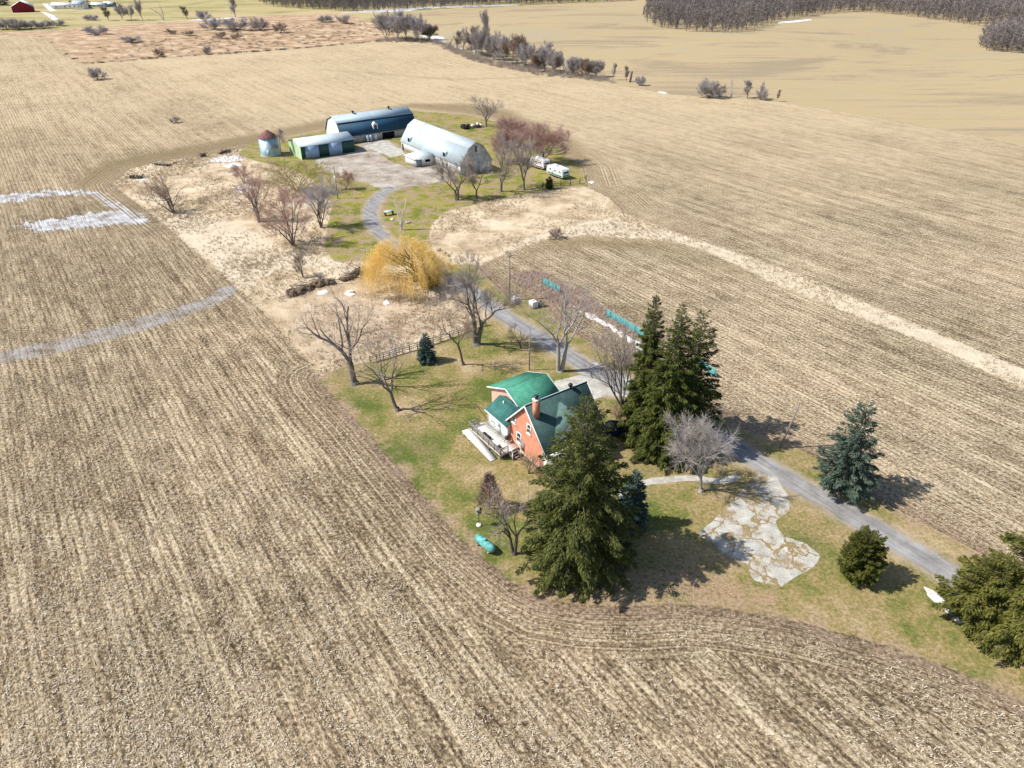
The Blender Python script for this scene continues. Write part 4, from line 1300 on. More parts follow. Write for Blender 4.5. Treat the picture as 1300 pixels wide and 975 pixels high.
def bare_tree(seed, h, spread, tr=0.3, stems=1, levels=3, up=0.05, crook=0.16, clear=0.28, angle=(28, 58), lean=(0, 0),
              flare=0.15, kids=1, twigs=2, twig_len=0.7, ratio=(0.48, 0.74), skip=0.10, fork=0, fork_angle=(22, 42)):
    """skeleton of a leafless tree -> (trunk segments, branch segments, twig segments)"""
    rn = random.Random(seed)
    S = [[] for _ in range(levels + 1)]
    tips = []

    def br(p, d, L, r, lv, kid=True):
        ns = 7 if lv == 0 else (5 if lv == 1 else (4 if lv == 2 else 3))
        for i in range(ns):
            t0, t1 = i / ns, (i + 1) / ns
            d = norm3((d[0] + rn.gauss(0, crook), d[1] + rn.gauss(0, crook), d[2] + rn.gauss(0, crook * .7) + up * (0.6 if lv else 0.3)))
            q = (p[0] + d[0] * L / ns, p[1] + d[1] * L / ns, p[2] + d[2] * L / ns)
            ra, rb = r * (1 - 0.62 * t0), r * (1 - 0.62 * t1)
            S[lv].append((p, q, ra, rb))
            if lv == levels or (lv == levels - 1 and i >= ns - 2):
                tips.append((q, d))
            if kid and lv < levels and t1 > ((0.2 if fork else clear) if lv == 0 else 0.22):
                nk = kids if lv < 1 else (1 + (rn.random() < 0.35 * kids))
                if i == ns - 1:
                    nk += 1
                for _ in range(nk):
                    if rn.random() < skip:
                        continue
                    a = R(rn.uniform(*angle)) * (0.65 if i == ns - 1 else 1)
                    ph = rn.uniform(0, 2 * pi)
                    ref = (1, 0, 0) if abs(d[2]) > 0.9 else (0, 0, 1)
                    u = norm3((d[1] * ref[2] - d[2] * ref[1], d[2] * ref[0] - d[0] * ref[2], d[0] * ref[1] - d[1] * ref[0]))
                    v = (d[1] * u[2] - d[2] * u[1], d[2] * u[0] - d[0] * u[2], d[0] * u[1] - d[1] * u[0])
                    ca, sa = cos(a), sin(a)
                    c = [d[k] * ca + (u[k] * cos(ph) + v[k] * sin(ph)) * sa for k in range(3)]
                    if lv < 2 and c[2] < -0.1:
                        c[2] = abs(c[2]) * 0.4
                    br(q, norm3(c), L * rn.uniform(*ratio) * (1.0 - 0.32 * t1 if lv == 0 else 1 - 0.25 * t1), rb * rn.uniform(0.5, 0.72), lv + 1)
            p = q
        return p, d, r * 0.38
    for s_ in range(stems):
        a = 2 * pi * s_ / stems + rn.uniform(-.5, .5)
        fl = 0 if stems == 1 else flare * rn.uniform(0.7, 1.3)
        d0 = norm3((lean[0] + fl * cos(a), lean[1] + fl * sin(a), 1.0))
        off = 0 if stems == 1 else tr * 0.8
        p0 = (off * cos(a), off * sin(a), -0.15)
        if not fork:
            br(p0, d0, h * rn.uniform(0.66, 0.78), tr if stems == 1 else tr * rn.uniform(0.65, 1), 0)
            continue
        # a bole that divides into several codominant limbs
        d = d0
        r_ = tr
        for i in range(4):
            d = norm3((d[0] + rn.gauss(0, crook * .5), d[1] + rn.gauss(0, crook * .5), d[2] + .1))
            q = tuple(p0[k] + d[k] * h * clear / 4 for k in range(3))
            S[0].append((p0, q, r_, r_ * .93))
            r_ *= .93
            p0 = q
        a0 = rn.uniform(0, 6.28)
        for i in range(fork):
            a1 = a0 + 2 * pi * i / fork + rn.uniform(-.4, .4)
            fa = R(rn.uniform(*fork_angle))
            c = norm3((d[0] * cos(fa) + sin(fa) * cos(a1) + lean[0] * .5, d[1] * cos(fa) + sin(fa) * sin(a1), d[2] * cos(fa)))
            br(p0, c, h * (1 - clear) * rn.uniform(0.72, 0.95), r_ * rn.uniform(0.55, 0.8), 0)
    allp = np.array([s_[1] for lv in S for s_ in lv])
    kz = h / (allp[:, 2].max() + 0.3 * twig_len)
    rr_ = np.hypot(allp[:, 0] - lean[0] * h * .5, allp[:, 1] - lean[1] * h * .5)
    kx = min(spread / max(np.percentile(rr_, 93), 0.1), 1.9 * kz)
    sc = np.array([kx, kx, kz])

    def arr(lv):
        if not lv:
            return np.zeros((0, 3)), np.zeros((0, 3)), np.zeros(0), np.zeros(0)
        a = np.array([s_[0] for s_ in lv]) * sc
        b = np.array([s_[1] for s_ in lv]) * sc
        # keep the pieces overlapping a little so bends have no gaps
        return a, b + (b - a) * 0.02, np.array([s_[2] for s_ in lv]), np.array([s_[3] for s_ in lv])
    nr = np.random.default_rng(seed)
    tp = np.array([t_[0] for t_ in tips]) * sc
    td = np.array([t_[1] for t_ in tips])
    tp = np.repeat(tp, twigs, 0)
    td = np.repeat(td, twigs, 0) + nr.normal(0, 0.55, (len(tp), 3)) + np.array([0, 0, 0.25])
    td /= np.linalg.norm(td, axis=1, keepdims=True)
    te = tp + td * (twig_len * nr.uniform(0.4, 1.25, (len(tp), 1)))
    return [arr(l) for l in S], (tp, te)


def plant_bare(name, label, bx, by, top, halfpx, barkm=B_GREY, twigm=B_TWIG, cat="tree", group=None, seed=None, tr=None, twr=0.013, h=None, **kw):
    x, y = g(bx, by)
    z = gz(x, y)
    hh = h or gh(bx, by, top)
    dep = y * cos(PITCH) + CAMH * sin(PITCH)
    spread = halfpx * dep / FOC
    tr = tr or max(0.12, hh * 0.021)
    seed = seed if seed is not None else int(bx * 7 + by)
    if kw.get('fork', 0) >= 3:
        kw.setdefault('levels', 2)
    segs, (tp, te) = bare_tree(seed, hh, spread, tr=tr, **kw)
    root = empty(name, (x, y, z), 0, label, cat, group)
    m = MB()
    m.tubes(*segs[0], n=8)
    if len(segs) > 2:
        m.tubes(*segs[1], n=6)
    # root flare
    m.tubes([(0, 0, -0.1)], [(0, 0, 0.5)], tr * 1.7 if kw.get('stems', 1) == 1 else tr * 2.0, tr * 0.95, 8)
    m.build("trunk", barkm, root, True)
    m = MB()
    for a, b, r0, r1 in segs[2:]:
        m.tubes(a, b, np.maximum(r0, twr * 1.1), np.maximum(r1, twr), n=4)
    m.tubes(tp, te, twr, twr * 0.55, n=3)
    m.build("crown", twigm, root)
    return root


def conifer(seed, h, Rm, base=0.6, whorl=0.42, per=6, sprays=90, sl=0.55, shape=0.85, drop=0.32, rise=0.15, ragged=0.25, bare_top=0.0, keep=None, swid=0.34, dome=False):
    """branch axes and needle sprays of a spruce or cedar -> (branch P0,P1,r0,r1), (spray quads)"""
    nr = np.random.default_rng(seed)
    zs = np.arange(base, h * 0.985, whorl)
    zs = zs + nr.uniform(-whorl * .4, whorl * .4, len(zs))
    Z, AZ, LN = [], [], []
    for z in zs:
        f = np.clip((z - base) / (h - base), 0, 1)
        if dome:
            prof = math.sqrt(max(0.0, 1 - f ** 2.2)) * min(1, 0.72 + f * 1.3)
        else:
            prof = (1 - f) ** shape * (0.82 + 0.18 * min(1, f * 6))
        k = max(3, int(round(per * (0.55 + 0.45 * (1 - f)))))
        a0 = nr.uniform(0, 2 * pi)
        for i in range(k):
            L = Rm * prof * nr.uniform(1 - ragged, 1 + ragged * 0.45) + 0.12
            if nr.random() < 0.06:
                L *= 0.55
            Z.append(z); AZ.append(a0 + 2 * pi * i / k + nr.normal(0, 0.22)); LN.append(L)
    Z, AZ, LN = np.array(Z), np.array(AZ), np.array(LN)
    f = (Z - base) / (h - base)
    rs = rise + 0.75 * f ** 2.2 + nr.normal(0, 0.06, len(Z))
    dr = drop * (1 - 0.6 * f) + nr.normal(0, 0.04, len(Z))
    out = np.column_stack([np.cos(AZ), np.sin(AZ), 0 * AZ])
    side = np.column_stack([-np.sin(AZ), np.cos(AZ), 0 * AZ])
    curl = nr.normal(0, 0.10, len(Z))

    def path(i, t):
        L = LN[i]
        return (out[i] * (L * t)[:, None] + side[i] * (L * curl[i] * t * t)[:, None]
                + np.column_stack([0 * t, 0 * t, Z[i] + L * (rs[i] * t - dr[i] * t * t)]))
    idx = np.arange(len(Z))
    P = [path(idx, np.full(len(Z), t)) for t in (0.0, 0.35, 0.7, 1.0)]
    r = 0.012 + 0.010 * LN
    axes = (np.vstack(P[:3]), np.vstack(P[1:]), np.concatenate([r, r * .7, r * .4]), np.concatenate([r * .7, r * .4, r * .12]))
    cnt = np.maximum(6, (sprays * (LN / Rm) ** 1.25 + 5)).astype(int)
    ids = np.repeat(idx, cnt)
    n = len(ids)
    t = nr.uniform(0.02, 1.0, n) ** 0.62
    s_ = nr.uniform(-1, 1, n)
    wd = (0.30 * LN[ids] * (1.06 - t) * np.minimum(1, t * 3 + 0.15) + 0.10)
    L = LN[ids]
    c = path(ids, t) + side[ids] * (s_ * wd)[:, None]
    c[:, 2] += -0.22 * np.abs(s_) * wd - nr.uniform(0, 0.28, n) * np.minimum(1, L / 2.0) + nr.normal(0, 0.05, n)
    d = out[ids] * nr.uniform(0.35, 1.0, n)[:, None] + side[ids] * (np.sign(s_) * nr.uniform(0.2, 1.0, n) * (1.1 - 0.6 * t))[:, None]
    d[:, 2] += (rs[ids] - 2 * dr[ids] * t) * 0.6 - nr.uniform(-0.15, 0.55, n) * (1 - 0.75 * f[ids])
    d += nr.normal(0, 0.16, (n, 3))
    d /= np.linalg.norm(d, axis=1, keepdims=True)
    ref = np.column_stack([0 * t, 0 * t, 1 + 0 * t]) + nr.normal(0, 0.45, (n, 3))
    q = np.cross(d, ref)
    q /= np.linalg.norm(q, axis=1, keepdims=True)
    ln = sl * nr.uniform(0.55, 1.25, n) * np.clip(0.55 + L / Rm, 0.6, 1.15)
    w_ = ln * swid * nr.uniform(0.7, 1.3, n)
    b = c - d * (ln * 0.35)[:, None]
    e = c + d * (ln * 0.65)[:, None]
    e[:, 2] -= 0.08 * ln
    m1 = c + q * (w_ * .5)[:, None]
    m2 = c - q * (w_ * .5)[:, None]
    V = np.stack([b, m1, e, m2], 1)
    if bare_top:
        pass
    return axes, V.reshape(-1, 3), n, zs


def plant_conifer(name, label, bx, by, top, halfpx, mat, group=None, cat="spruce", seed=1, tr=None, h=None, barkm=None, show_axes=B_DARK, **kw):
    x, y = g(bx, by)
    hh = h or gh(bx, by, top)
    dep = y * cos(PITCH) + CAMH * sin(PITCH)
    Rm = halfpx * dep / FOC
    axes, V, n, zs = conifer(seed, hh, Rm, **kw)
    root = empty(name, (x, y, gz(x, y)), 0, label, cat, group)
    tr = tr or hh * 0.018
    m = MB()
    k = 8
    zz = np.linspace(-0.2, hh, k + 1)
    m.tubes([(0, 0, a) for a in zz[:-1]], [(0, 0, a) for a in zz[1:]], tr * (1 - zz[:-1].clip(0) / hh * 0.93), tr * (1 - zz[1:] / hh * 0.93), 8)
    m.build("trunk", barkm or B_GREY, root, True)
    m = MB()
    m.add(V, np.arange(n * 4).reshape(-1, 4), 0)
    m.tubes(*axes, n=3, mi=1)
    m.build("crown", [mat, show_axes], root)
    return root


L_SPRUCE = leafy("spruce_needles", (0.026, 0.036, 0.011), (0.074, 0.092, 0.022), (0.19, 0.19, 0.045))
L_TRIO = leafy("dark_spruce_needles", (0.022, 0.034, 0.010), (0.068, 0.088, 0.018), (0.17, 0.175, 0.036))
L_BLUE = leafy("blue_spruce_needles", (0.035, 0.06, 0.045), (0.085, 0.125, 0.092), (0.16, 0.20, 0.15))
L_DEEP = leafy("deep_blue_needles", (0.025, 0.05, 0.045), (0.06, 0.105, 0.095), (0.13, 0.19, 0.17))
L_CEDAR = leafy("cedar_foliage", (0.04, 0.052, 0.010), (0.09, 0.10, 0.02), (0.15, 0.145, 0.03))
L_GOLD = leafy("light_green_needles", (0.045, 0.055, 0.012), (0.125, 0.13, 0.028), (0.24, 0.22, 0.05))  # needles of a lighter green for the bottom right spruces

plant_conifer("spruce_tree", "largest dark spruce standing in front of the brick house", 733, 714, 508, 85, L_SPRUCE, seed=11,
              whorl=0.40, per=8, sprays=340, sl=0.36, shape=0.60, drop=0.34, rise=0.10, ragged=0.30, base=0.5, tr=0.42)
plant_conifer("spruce_tree", "dark spruce at the left of the three tall ones by the drive", 812, 556, 372, 31, L_TRIO, "three tall spruces by the drive", seed=12,
              whorl=0.42, per=8, sprays=230, sl=0.36, shape=0.72, drop=0.30, rise=0.12, ragged=0.42, tr=0.3)
plant_conifer("spruce_tree", "dark spruce in the middle of the three tall ones, nearest the grey twiggy tree", 841, 574, 384, 50, L_TRIO, "three tall spruces by the drive", seed=13,
              whorl=0.42, per=9, sprays=300, sl=0.36, shape=0.80, drop=0.32, rise=0.10, ragged=0.36, tr=0.36)
plant_conifer("spruce_tree", "dark spruce at the right of the three tall ones with long ragged limbs", 870, 549, 394, 42, L_TRIO, "three tall spruces by the drive", seed=14,
              whorl=0.5, per=7, sprays=230, sl=0.36, shape=0.60, drop=0.26, rise=0.16, ragged=0.45, tr=0.3)
plant_conifer("blue_spruce", "blue-green spruce alone across the drive with its pale trunk showing", 1066, 625, 511, 42, L_BLUE, seed=15,
              whorl=0.40, per=7, sprays=150, sl=0.38, shape=0.66, drop=0.16, rise=0.16, ragged=0.34, base=1.3, tr=0.24)
plant_conifer("cedar_tree", "round-topped egg-shaped cedar on the lawn below the broken concrete", 1087, 734, 683, 25, L_CEDAR, cat="cedar", seed=16,
              whorl=0.22, per=11, sprays=80, sl=0.28, drop=0.05, rise=0.45, ragged=0.26, base=0.15, dome=True, swid=0.42)
plant_conifer("spruce_tree", "light green spruce cut off by the right edge of the photo", 1296, 806, 640, 98, L_GOLD, "spruces at the bottom right", seed=17,
              whorl=0.42, per=7, sprays=330, sl=0.34, shape=0.62, drop=0.26, rise=0.10, ragged=0.36, tr=0.3, base=0.6)
plant_conifer("spruce_tree", "shorter light green spruce overlapping the end of the drive", 1236, 788, 706, 58, L_GOLD, "spruces at the bottom right", seed=18,
              whorl=0.40, per=7, sprays=260, sl=0.33, shape=0.60, drop=0.20, rise=0.14, ragged=0.40, tr=0.2, base=0.4)
plant_conifer("spruce_tree", "small dense dark green spruce on the lawn by the rail fence", 542, 459, 423, 13.5, L_DEEP, seed=19,
              whorl=0.22, per=9, sprays=42, sl=0.34, shape=0.72, drop=0.10, rise=0.18, ragged=0.12, base=0.1)
plant_conifer("blue_spruce", "young blue-green spruce tucked behind the largest spruce near the walkway", 800, 668, 597, 22, L_DEEP, seed=20,
              whorl=0.30, per=8, sprays=60, sl=0.42, shape=0.75, drop=0.12, rise=0.16, ragged=0.22, base=0.3)
plant_conifer("juniper_bush", "little yellow-green conifer in front of the green-striped trailer", 697, 240, 226, 4.5, L_CEDAR, cat="conifer", seed=21,
              whorl=0.3, per=7, sprays=30, sl=0.5, drop=0.05, rise=0.4, ragged=0.25, base=0.1, dome=True)

# --- leafless yard trees
plant_bare("maple_tree", "old leafless tree at the lawn's left corner, its thick trunk forking to the left", 450, 487, 368, 48, tr=0.50, lean=(-0.10, 0.0), crook=0.17, clear=0.26, fork=3, fork_angle=(18, 48), twigm=B_TWIG, seed=131)
plant_bare("maple_tree", "slanting leafless tree in front of the old forked one on the lawn", 505, 521, 414, 42, tr=0.27, lean=(-0.20, 0.05), crook=0.15, clear=0.30, fork=3, seed=132)
plant_bare("maple_tree", "slim leafless tree beside the end of the rail fence", 588, 463, 383, 28, tr=0.19, twigm=B_BROWN, barkm=B_DARK, lean=(-0.05, 0.0), clear=0.42, fork=3, seed=133)
plant_bare("maple_tree", "tall leafless twin-stemmed tree with twisted limbs by the driveway's left edge", 605, 437, 314, 46, tr=0.46, stems=2, flare=0.13, crook=0.22, clear=0.26, fork=2, fork_angle=(15, 45), up=0.03, seed=134)
plant_bare("maple_tree", "leafless tree with pale leaning double trunk at the driveway's bend", 711, 471, 352, 42, tr=0.34, stems=2, flare=0.13, lean=(0.06, 0.0), barkm=B_PALE, twigm=B_TWIG, crook=0.13, clear=0.36, fork=3, fork_angle=(14, 38), twigs=1, skip=0.25, twig_len=1.2, seed=135)
plant_bare("maple_tree", "broom-shaped leafless tree between the house and the three tall spruces", 788, 526, 408, 40, tr=0.3, clear=0.13, fork=6, fork_angle=(12, 40), angle=(18, 42), up=0.14, crook=0.10, twigm=B_TWIG, twigs=3, twig_len=1.0, seed=136)
plant_bare("ornamental_tree", "pale grey twiggy low tree by the broken concrete and walkway", 890, 624, 522, 44, h=10.6, tr=0.22, barkm=B_PALE, twigm=B_ASH, clear=0.24, fork=5, fork_angle=(25, 60), angle=(30, 60), kids=1, twigs=4, twig_len=1.1, up=0.05, seed=137)
plant_bare("crabapple_tree", "sprawling leafless two-stemmed tree touching the largest spruce's left side", 653, 703, 612, 42, tr=0.20, stems=2, flare=0.30, lean=(-0.12, 0.15), crook=0.2, clear=0.28, fork=3, fork_angle=(20, 55), twigm=B_TWIG, barkm=B_DARK, twigs=1, skip=0.3, seed=138)
plant_bare("small_tree", "small dark twiggy tree between the driveway and the thin pole", 661, 442, 411, 13, tr=0.12, barkm=B_DARK, twigm=B_BROWN, clear=0.25, skip=0.3, twigs=1, seed=139)
plant_bare("shrub", "twiggy brown shrub against the brick house corner", 671, 601, 575, 10, tr=0.04, stems=6, flare=0.35, levels=1, barkm=B_DARK, twigm=B_BROWN, cat="shrub", seed=140)
plant_bare("shrub", "thin reddish shrub behind the dark blue car", 782, 531, 517, 11, tr=0.04, stems=6, flare=0.5, levels=1, barkm=B_DARK, twigm=B_RED, cat="shrub", seed=141)

# --- the purple-brown pyramid
x_, y_ = g(622, 646)
root = empty("pyramid_shrub", (x_, y_, 0), 0, "purple-brown pointed shrub between the deck and the bird feeder", "shrub")
nr = np.random.default_rng(50)
m = MB(); m.tubes([(0, 0, -.1)], [(0, 0, 5.0)], 0.09, 0.02, 6); m.build("trunk", B_DARK, root)
N = 1300
zz = 5.2 * nr.uniform(0.06, 0.98, N) ** 1.15
rad = 1.95 * (1 - zz / 5.4) * np.sqrt(nr.uniform(0.05, 1, N)) + 0.03
aa = nr.uniform(0, 2 * pi, N)
P0 = np.column_stack([rad * np.cos(aa), rad * np.sin(aa), zz])
P1 = P0 + np.column_stack([0.35 * np.cos(aa), 0.35 * np.sin(aa), nr.uniform(0.1, 0.6, N)]) * nr.uniform(0.5, 1.2, (N, 1))
m = MB(); m.tubes(P0, P1, 0.022, 0.01, 3)
z2 = np.linspace(0.3, 4.8, 60); a2 = np.arange(60) * 2.4
m.tubes(np.column_stack([0 * z2, 0 * z2, z2 - .2]), np.column_stack([1.5 * (1 - z2 / 5.4) * np.cos(a2), 1.5 * (1 - z2 / 5.4) * np.sin(a2), z2 + .5]), 0.03, 0.012, 4)
m.build("crown", B_PURP, root)

# --- golden willow over the drive
wx, wy = g(545, 372)
root = empty("willow_tree", (wx - 1.2, wy + 2.6, 0), 0, "golden yellow weeping willow arching over the drive", "willow")
CW = np.array([-3.4, 0.3])
rw = random.Random(77)
limb0, limb1, lr0, lr1, ends = [], [], [], [], []
for k_ in range(46):
    az = rw.uniform(0, 2 * pi); rr_ = 6.6 * math.sqrt(rw.uniform(0.05, 1)); zt = 8.6 * math.sqrt(max(0.08, 1 - (rr_ / 7.6) ** 2)) * rw.uniform(0.75, 1.0)
    e = np.array([CW[0] + rr_ * cos(az) * 1.0, CW[1] + rr_ * sin(az), zt])
    b0 = np.array([0, 0, 0.4]); b1 = np.array([e[0] * 0.25, e[1] * 0.25, zt * 0.62]); pr = b0; big = k_ < 9
    ndiv = 7
    for j in range(ndiv):
        tt = (j + 1) / ndiv
        q = (1 - tt) ** 2 * b0 + 2 * tt * (1 - tt) * b1 + tt * tt * e + np.array([rw.gauss(0, .22), rw.gauss(0, .22), rw.gauss(0, .15)])
        r0_ = (0.36 if big else 0.17) * (1 - j / ndiv * .85); r1_ = (0.36 if big else 0.17) * (1 - tt * .85)
        limb0.append(pr); limb1.append(q); lr0.append(r0_); lr1.append(r1_); pr = q
        if j >= 3: ends.append(q)
m = MB(); m.tubes(limb0, limb1, lr0, lr1, 6)
m.tubes([(0, 0, -.1)], [(0, 0, .9)], .75, .5, 10)
m.build("trunk", bark("willow_bark", (0.15, 0.105, 0.06)), root, True)
N = 12000
th = nr.uniform(0, 2 * pi, N); rr_ = 7.2 * np.sqrt(nr.uniform(0.0, 1, N))
lump = 1 + 0.13 * np.sin(th * 5 + 1) + 0.10 * np.sin(th * 9) + nr.normal(0, 0.05, N)
P = np.column_stack([CW[0] + rr_ * lump * np.cos(th), CW[1] + rr_ * lump * np.sin(th), 8.9 * np.sqrt(np.clip(1 - (rr_ / 7.7) ** 2, 0.03, 1)) * nr.uniform(0.45, 1.12, N) ** 0.8])
hole = np.sin(P[:, 0] * 1.1 + 2) * np.sin(P[:, 1] * 1.3) + 0.5 * np.sin(P[:, 0] * 2.3 + P[:, 1])
open_ = np.hypot(P[:, 0] - CW[0] - 0.3, P[:, 1] - CW[1] + 2.2) < 2.9 + 0.5 * np.sin(P[:, 0] * 2)
P = P[((hole > -0.25) | (nr.random(N) < 0.2)) & (~open_ | (nr.random(N) < 0.32))]
N = len(P)
rel = P[:, :2] - CW
rad = np.hypot(rel[:, 0], rel[:, 1]) + 1e-6
o_ = np.column_stack([rel[:, 0] / rad, rel[:, 1] / rad, 0 * rad]) + nr.normal(0, 0.45, (N, 3)) * np.array([1, 1, 0.4])
m = MB()
ln = nr.uniform(0.7, 2.6, N) * np.clip(rad / 4.5, 0.5, 1.15)
cur = P.copy()
for k_, (ho, dz) in enumerate(((0.5, 0.22), (0.35, -0.30), (0.15, -0.75), (0.05, -0.9))):
    nx_ = cur + o_ * (ln * 0.36 * ho)[:, None] + np.column_stack([0 * ln, 0 * ln, ln * 0.36 * dz])
    nx_ += nr.normal(0, 0.03, (N, 3))
    nx_[:, 2] = np.maximum(nx_[:, 2], 0.3)
    m.tubes(cur, nx_, 0.017 - 0.002 * k_, 0.016 - 0.003 * k_, 3)
    cur = nx_
t = NT("golden_willow_twigs")
c_ = t.ramp(t.math('ADD', t.math('MULTIPLY', t.island(), 0.6), t.math('MULTIPLY', t.noise(t.coord(), 0.5, 3), 0.4)), [(0.2, (0.72, 0.44, 0.10)), (0.5, (0.90, 0.62, 0.18)), (0.8, (0.94, 0.75, 0.34))])
m.build("crown", t.done(t.bsdf(c_, 0.8, 0.1)), root)
plant_bare("shrub", "dark evergreen-looking clump of shoots at the willow's foot", 548, 366, 348, 9, tr=0.05, stems=8, flare=0.4, levels=2, barkm=B_DARK, twigm=bark("dark_olive_twigs", (0.06, 0.055, 0.025)), cat="shrub", twr=0.03, twigs=5, seed=53)

# --- trees round the farmyard
FT = [("second farmyard tree", 580, 254, 193, 26, B_DARK, B_TWIG, dict(stems=2, flare=0.12, tr=0.34, fork=2, clear=.25), "dark two-stemmed bare tree in front of the white barn's grey gable"),
      ("", 605, 252, 203, 19, B_DARK, B_TWIG, dict(tr=0.24, fork=3, clear=.25), "smaller bare tree standing just right of the two-stemmed one by the grey gable"),
      ("", 636, 243, 163, 30, B_GREY, B_TWIG, dict(tr=0.36, clear=0.18, fork=4, kids=2), "full bare tree between the grey gable and the white trailers"),
      ("", 665, 241, 170, 28, B_GREY, B_TWIG, dict(tr=0.34, clear=0.18, fork=4, kids=2), "bare tree closest to the green-striped trailer"),
      ("", 617, 161, 119, 19, B_GREY, B_TWIG, dict(tr=0.32, clear=0.2, fork=4, kids=2), "lone bare tree behind the scrap heap beyond the white barn"),
      ("", 655, 190, 149, 25, B_GREY, B_RED, dict(tr=0.3, clear=0.18, fork=4, kids=2, twigs=5, twig_len=1.5), "reddish bare tree farthest back in the clump right of the white barn"),
      ("", 690, 208, 158, 28, B_GREY, B_RED, dict(tr=0.3, clear=0.18, fork=4, kids=2, twigs=5, twig_len=1.5), "reddish bare tree rising right over the older white trailer"),
      ("", 640, 205, 158, 22, B_GREY, B_RED, dict(tr=0.3, clear=0.18, fork=4, kids=2, twigs=5, twig_len=1.5), "reddish bare tree against the back corner of the white barn")]
for _, bx, by, tp, sp, bm, tm, kw, lab in FT:
    plant_bare("farmyard_tree", lab, bx, by, tp, sp, bm, tm, group="bare trees beside the white barn", twr=0.018, **kw)
plant_bare("dead_tree", "thin dark tree pressed against the right side of the silo", 358, 199, 162, 8, B_DARK, B_TWIG, tr=0.16, twr=0.018, seed=160)
for bx, by, tp, sp, bm, tm, kw, lab in [
        (222, 271, 215, 24, B_DARK, B_BROWN, dict(stems=6, flare=0.25, lean=(-0.35, 0), tr=0.2, crook=0.12, levels=2), "left-leaning multi-stemmed bare tree alone in the dead grass"),
        (329, 282, 222, 22, B_GREY, B_RED, dict(stems=4, flare=0.12, lean=(-0.1, 0), tr=0.22, levels=2, twigs=3, twig_len=1.2), "upright three-stemmed bare tree in the middle of the dead grass"),
        (372, 311, 236, 34, B_GREY, B_RED, dict(stems=6, flare=0.28, tr=0.2, levels=2, twigs=4, twig_len=1.3), "widest red-crowned many-stemmed tree at the lawn's left edge"),
        (408, 289, 224, 24, B_DARK, B_LILAC, dict(stems=5, flare=0.2, tr=0.2, levels=2, twigs=4, twig_len=1.3), "greyish bare tree just right of the red-crowned one by the farm lawn"),
        (378, 243, 196, 36, B_OLIVE, B_OLIVE, dict(stems=9, flare=0.5, tr=0.14, levels=2, twigs=2, twig_len=1.3), "olive-tinted spreading shrub-willow below the green shed"),
        (310, 232, 206, 16, B_BROWN, B_RED, dict(stems=6, flare=0.5, tr=0.08, levels=2), "low reddish thicket bush left of the olive shrub-willow"),
        (440, 240, 215, 10, B_BROWN, B_RED, dict(stems=5, flare=0.4, tr=0.06, levels=2), "low reddish bush at the foot of the farmyard pole"),
        (385, 352, 321, 8, B_DARK, B_BROWN, dict(stems=3, flare=0.12, tr=0.07, levels=2, lean=(-0.12, 0)), "three thin dark saplings in pale dead grass above the brush pile")]:
    plant_bare("scrub_tree" if tp < 245 and sp > 18 else "scrub_bush", lab, bx, by, tp, sp, bm, tm, cat="tree" if tp < 245 and sp > 18 else "bush", twr=0.016, **kw)
x_, y_ = g(510, 292)
root = empty("white_birch", (x_, y_, 0), 0, "leafless white-stemmed birch on the farm lawn above the willow", "birch")
m = MB()
for (dx, hh_) in ((-1.3, 7.4), (-0.2, 5.2), (1.6, 7.0), (0.8, 4.6)):
    q0 = np.array([0, 0, -.1])
    for k_ in range(5):
        q1 = np.array([dx * ((k_ + 1) / 5) ** 1.2, 0.25 * math.sin(k_ + dx), hh_ * (k_ + 1) / 5])
        m.tubes([q0], [q1], 0.15 - 0.02 * k_, 0.13 - 0.02 * k_, 6); q0 = q1
m.build("trunk", B_WHITE, root, True)
m = MB(); N = 60
zz = nr.uniform(2.5, 7, N); dx = np.where(nr.random(N) < .5, -1.25, 1.5) * (zz / 7.4)
P0 = np.column_stack([dx, 0 * zz, zz]); m.tubes(P0, P0 + nr.normal(0, .5, (N, 3)) + np.array([0, 0, .5]), .025, .01, 3)
m.build("crown", B_WHITE, root)

# --- far hedgerow: five leafless models, copied
FAR_H = 12.0


def far_tree_model(seed, shape, twm, name, label, bx, by, top, halfpx):
    kw = dict(round=dict(clear=0.16, fork=5, kids=2, twigs=4, angle=(28, 58), levels=2, tr=0.3),
              tall=dict(clear=0.12, kids=2, twigs=6, angle=(20, 42), levels=2, tr=0.25),
              multi=dict(stems=5, flare=0.2, kids=2, twigs=4, angle=(20, 45), levels=2, tr=0.18),
              dead=dict(stems=2, flare=0.45, kids=1, twigs=1, levels=1, tr=0.4, crook=0.2),
              bush=dict(stems=9, flare=0.7, kids=2, twigs=3, levels=1, tr=0.06, angle=(20, 50)))[shape]
    return plant_bare(name, label, bx, by, top, halfpx, B_GREY if shape != 'dead' else B_PALE, twm, cat="bush" if shape == 'bush' else "tree", seed=seed, twr=0.05 if shape != 'bush' else 0.035, twig_len=1.5 if shape != 'bush' else 0.8, **kw)


MODELS = {}


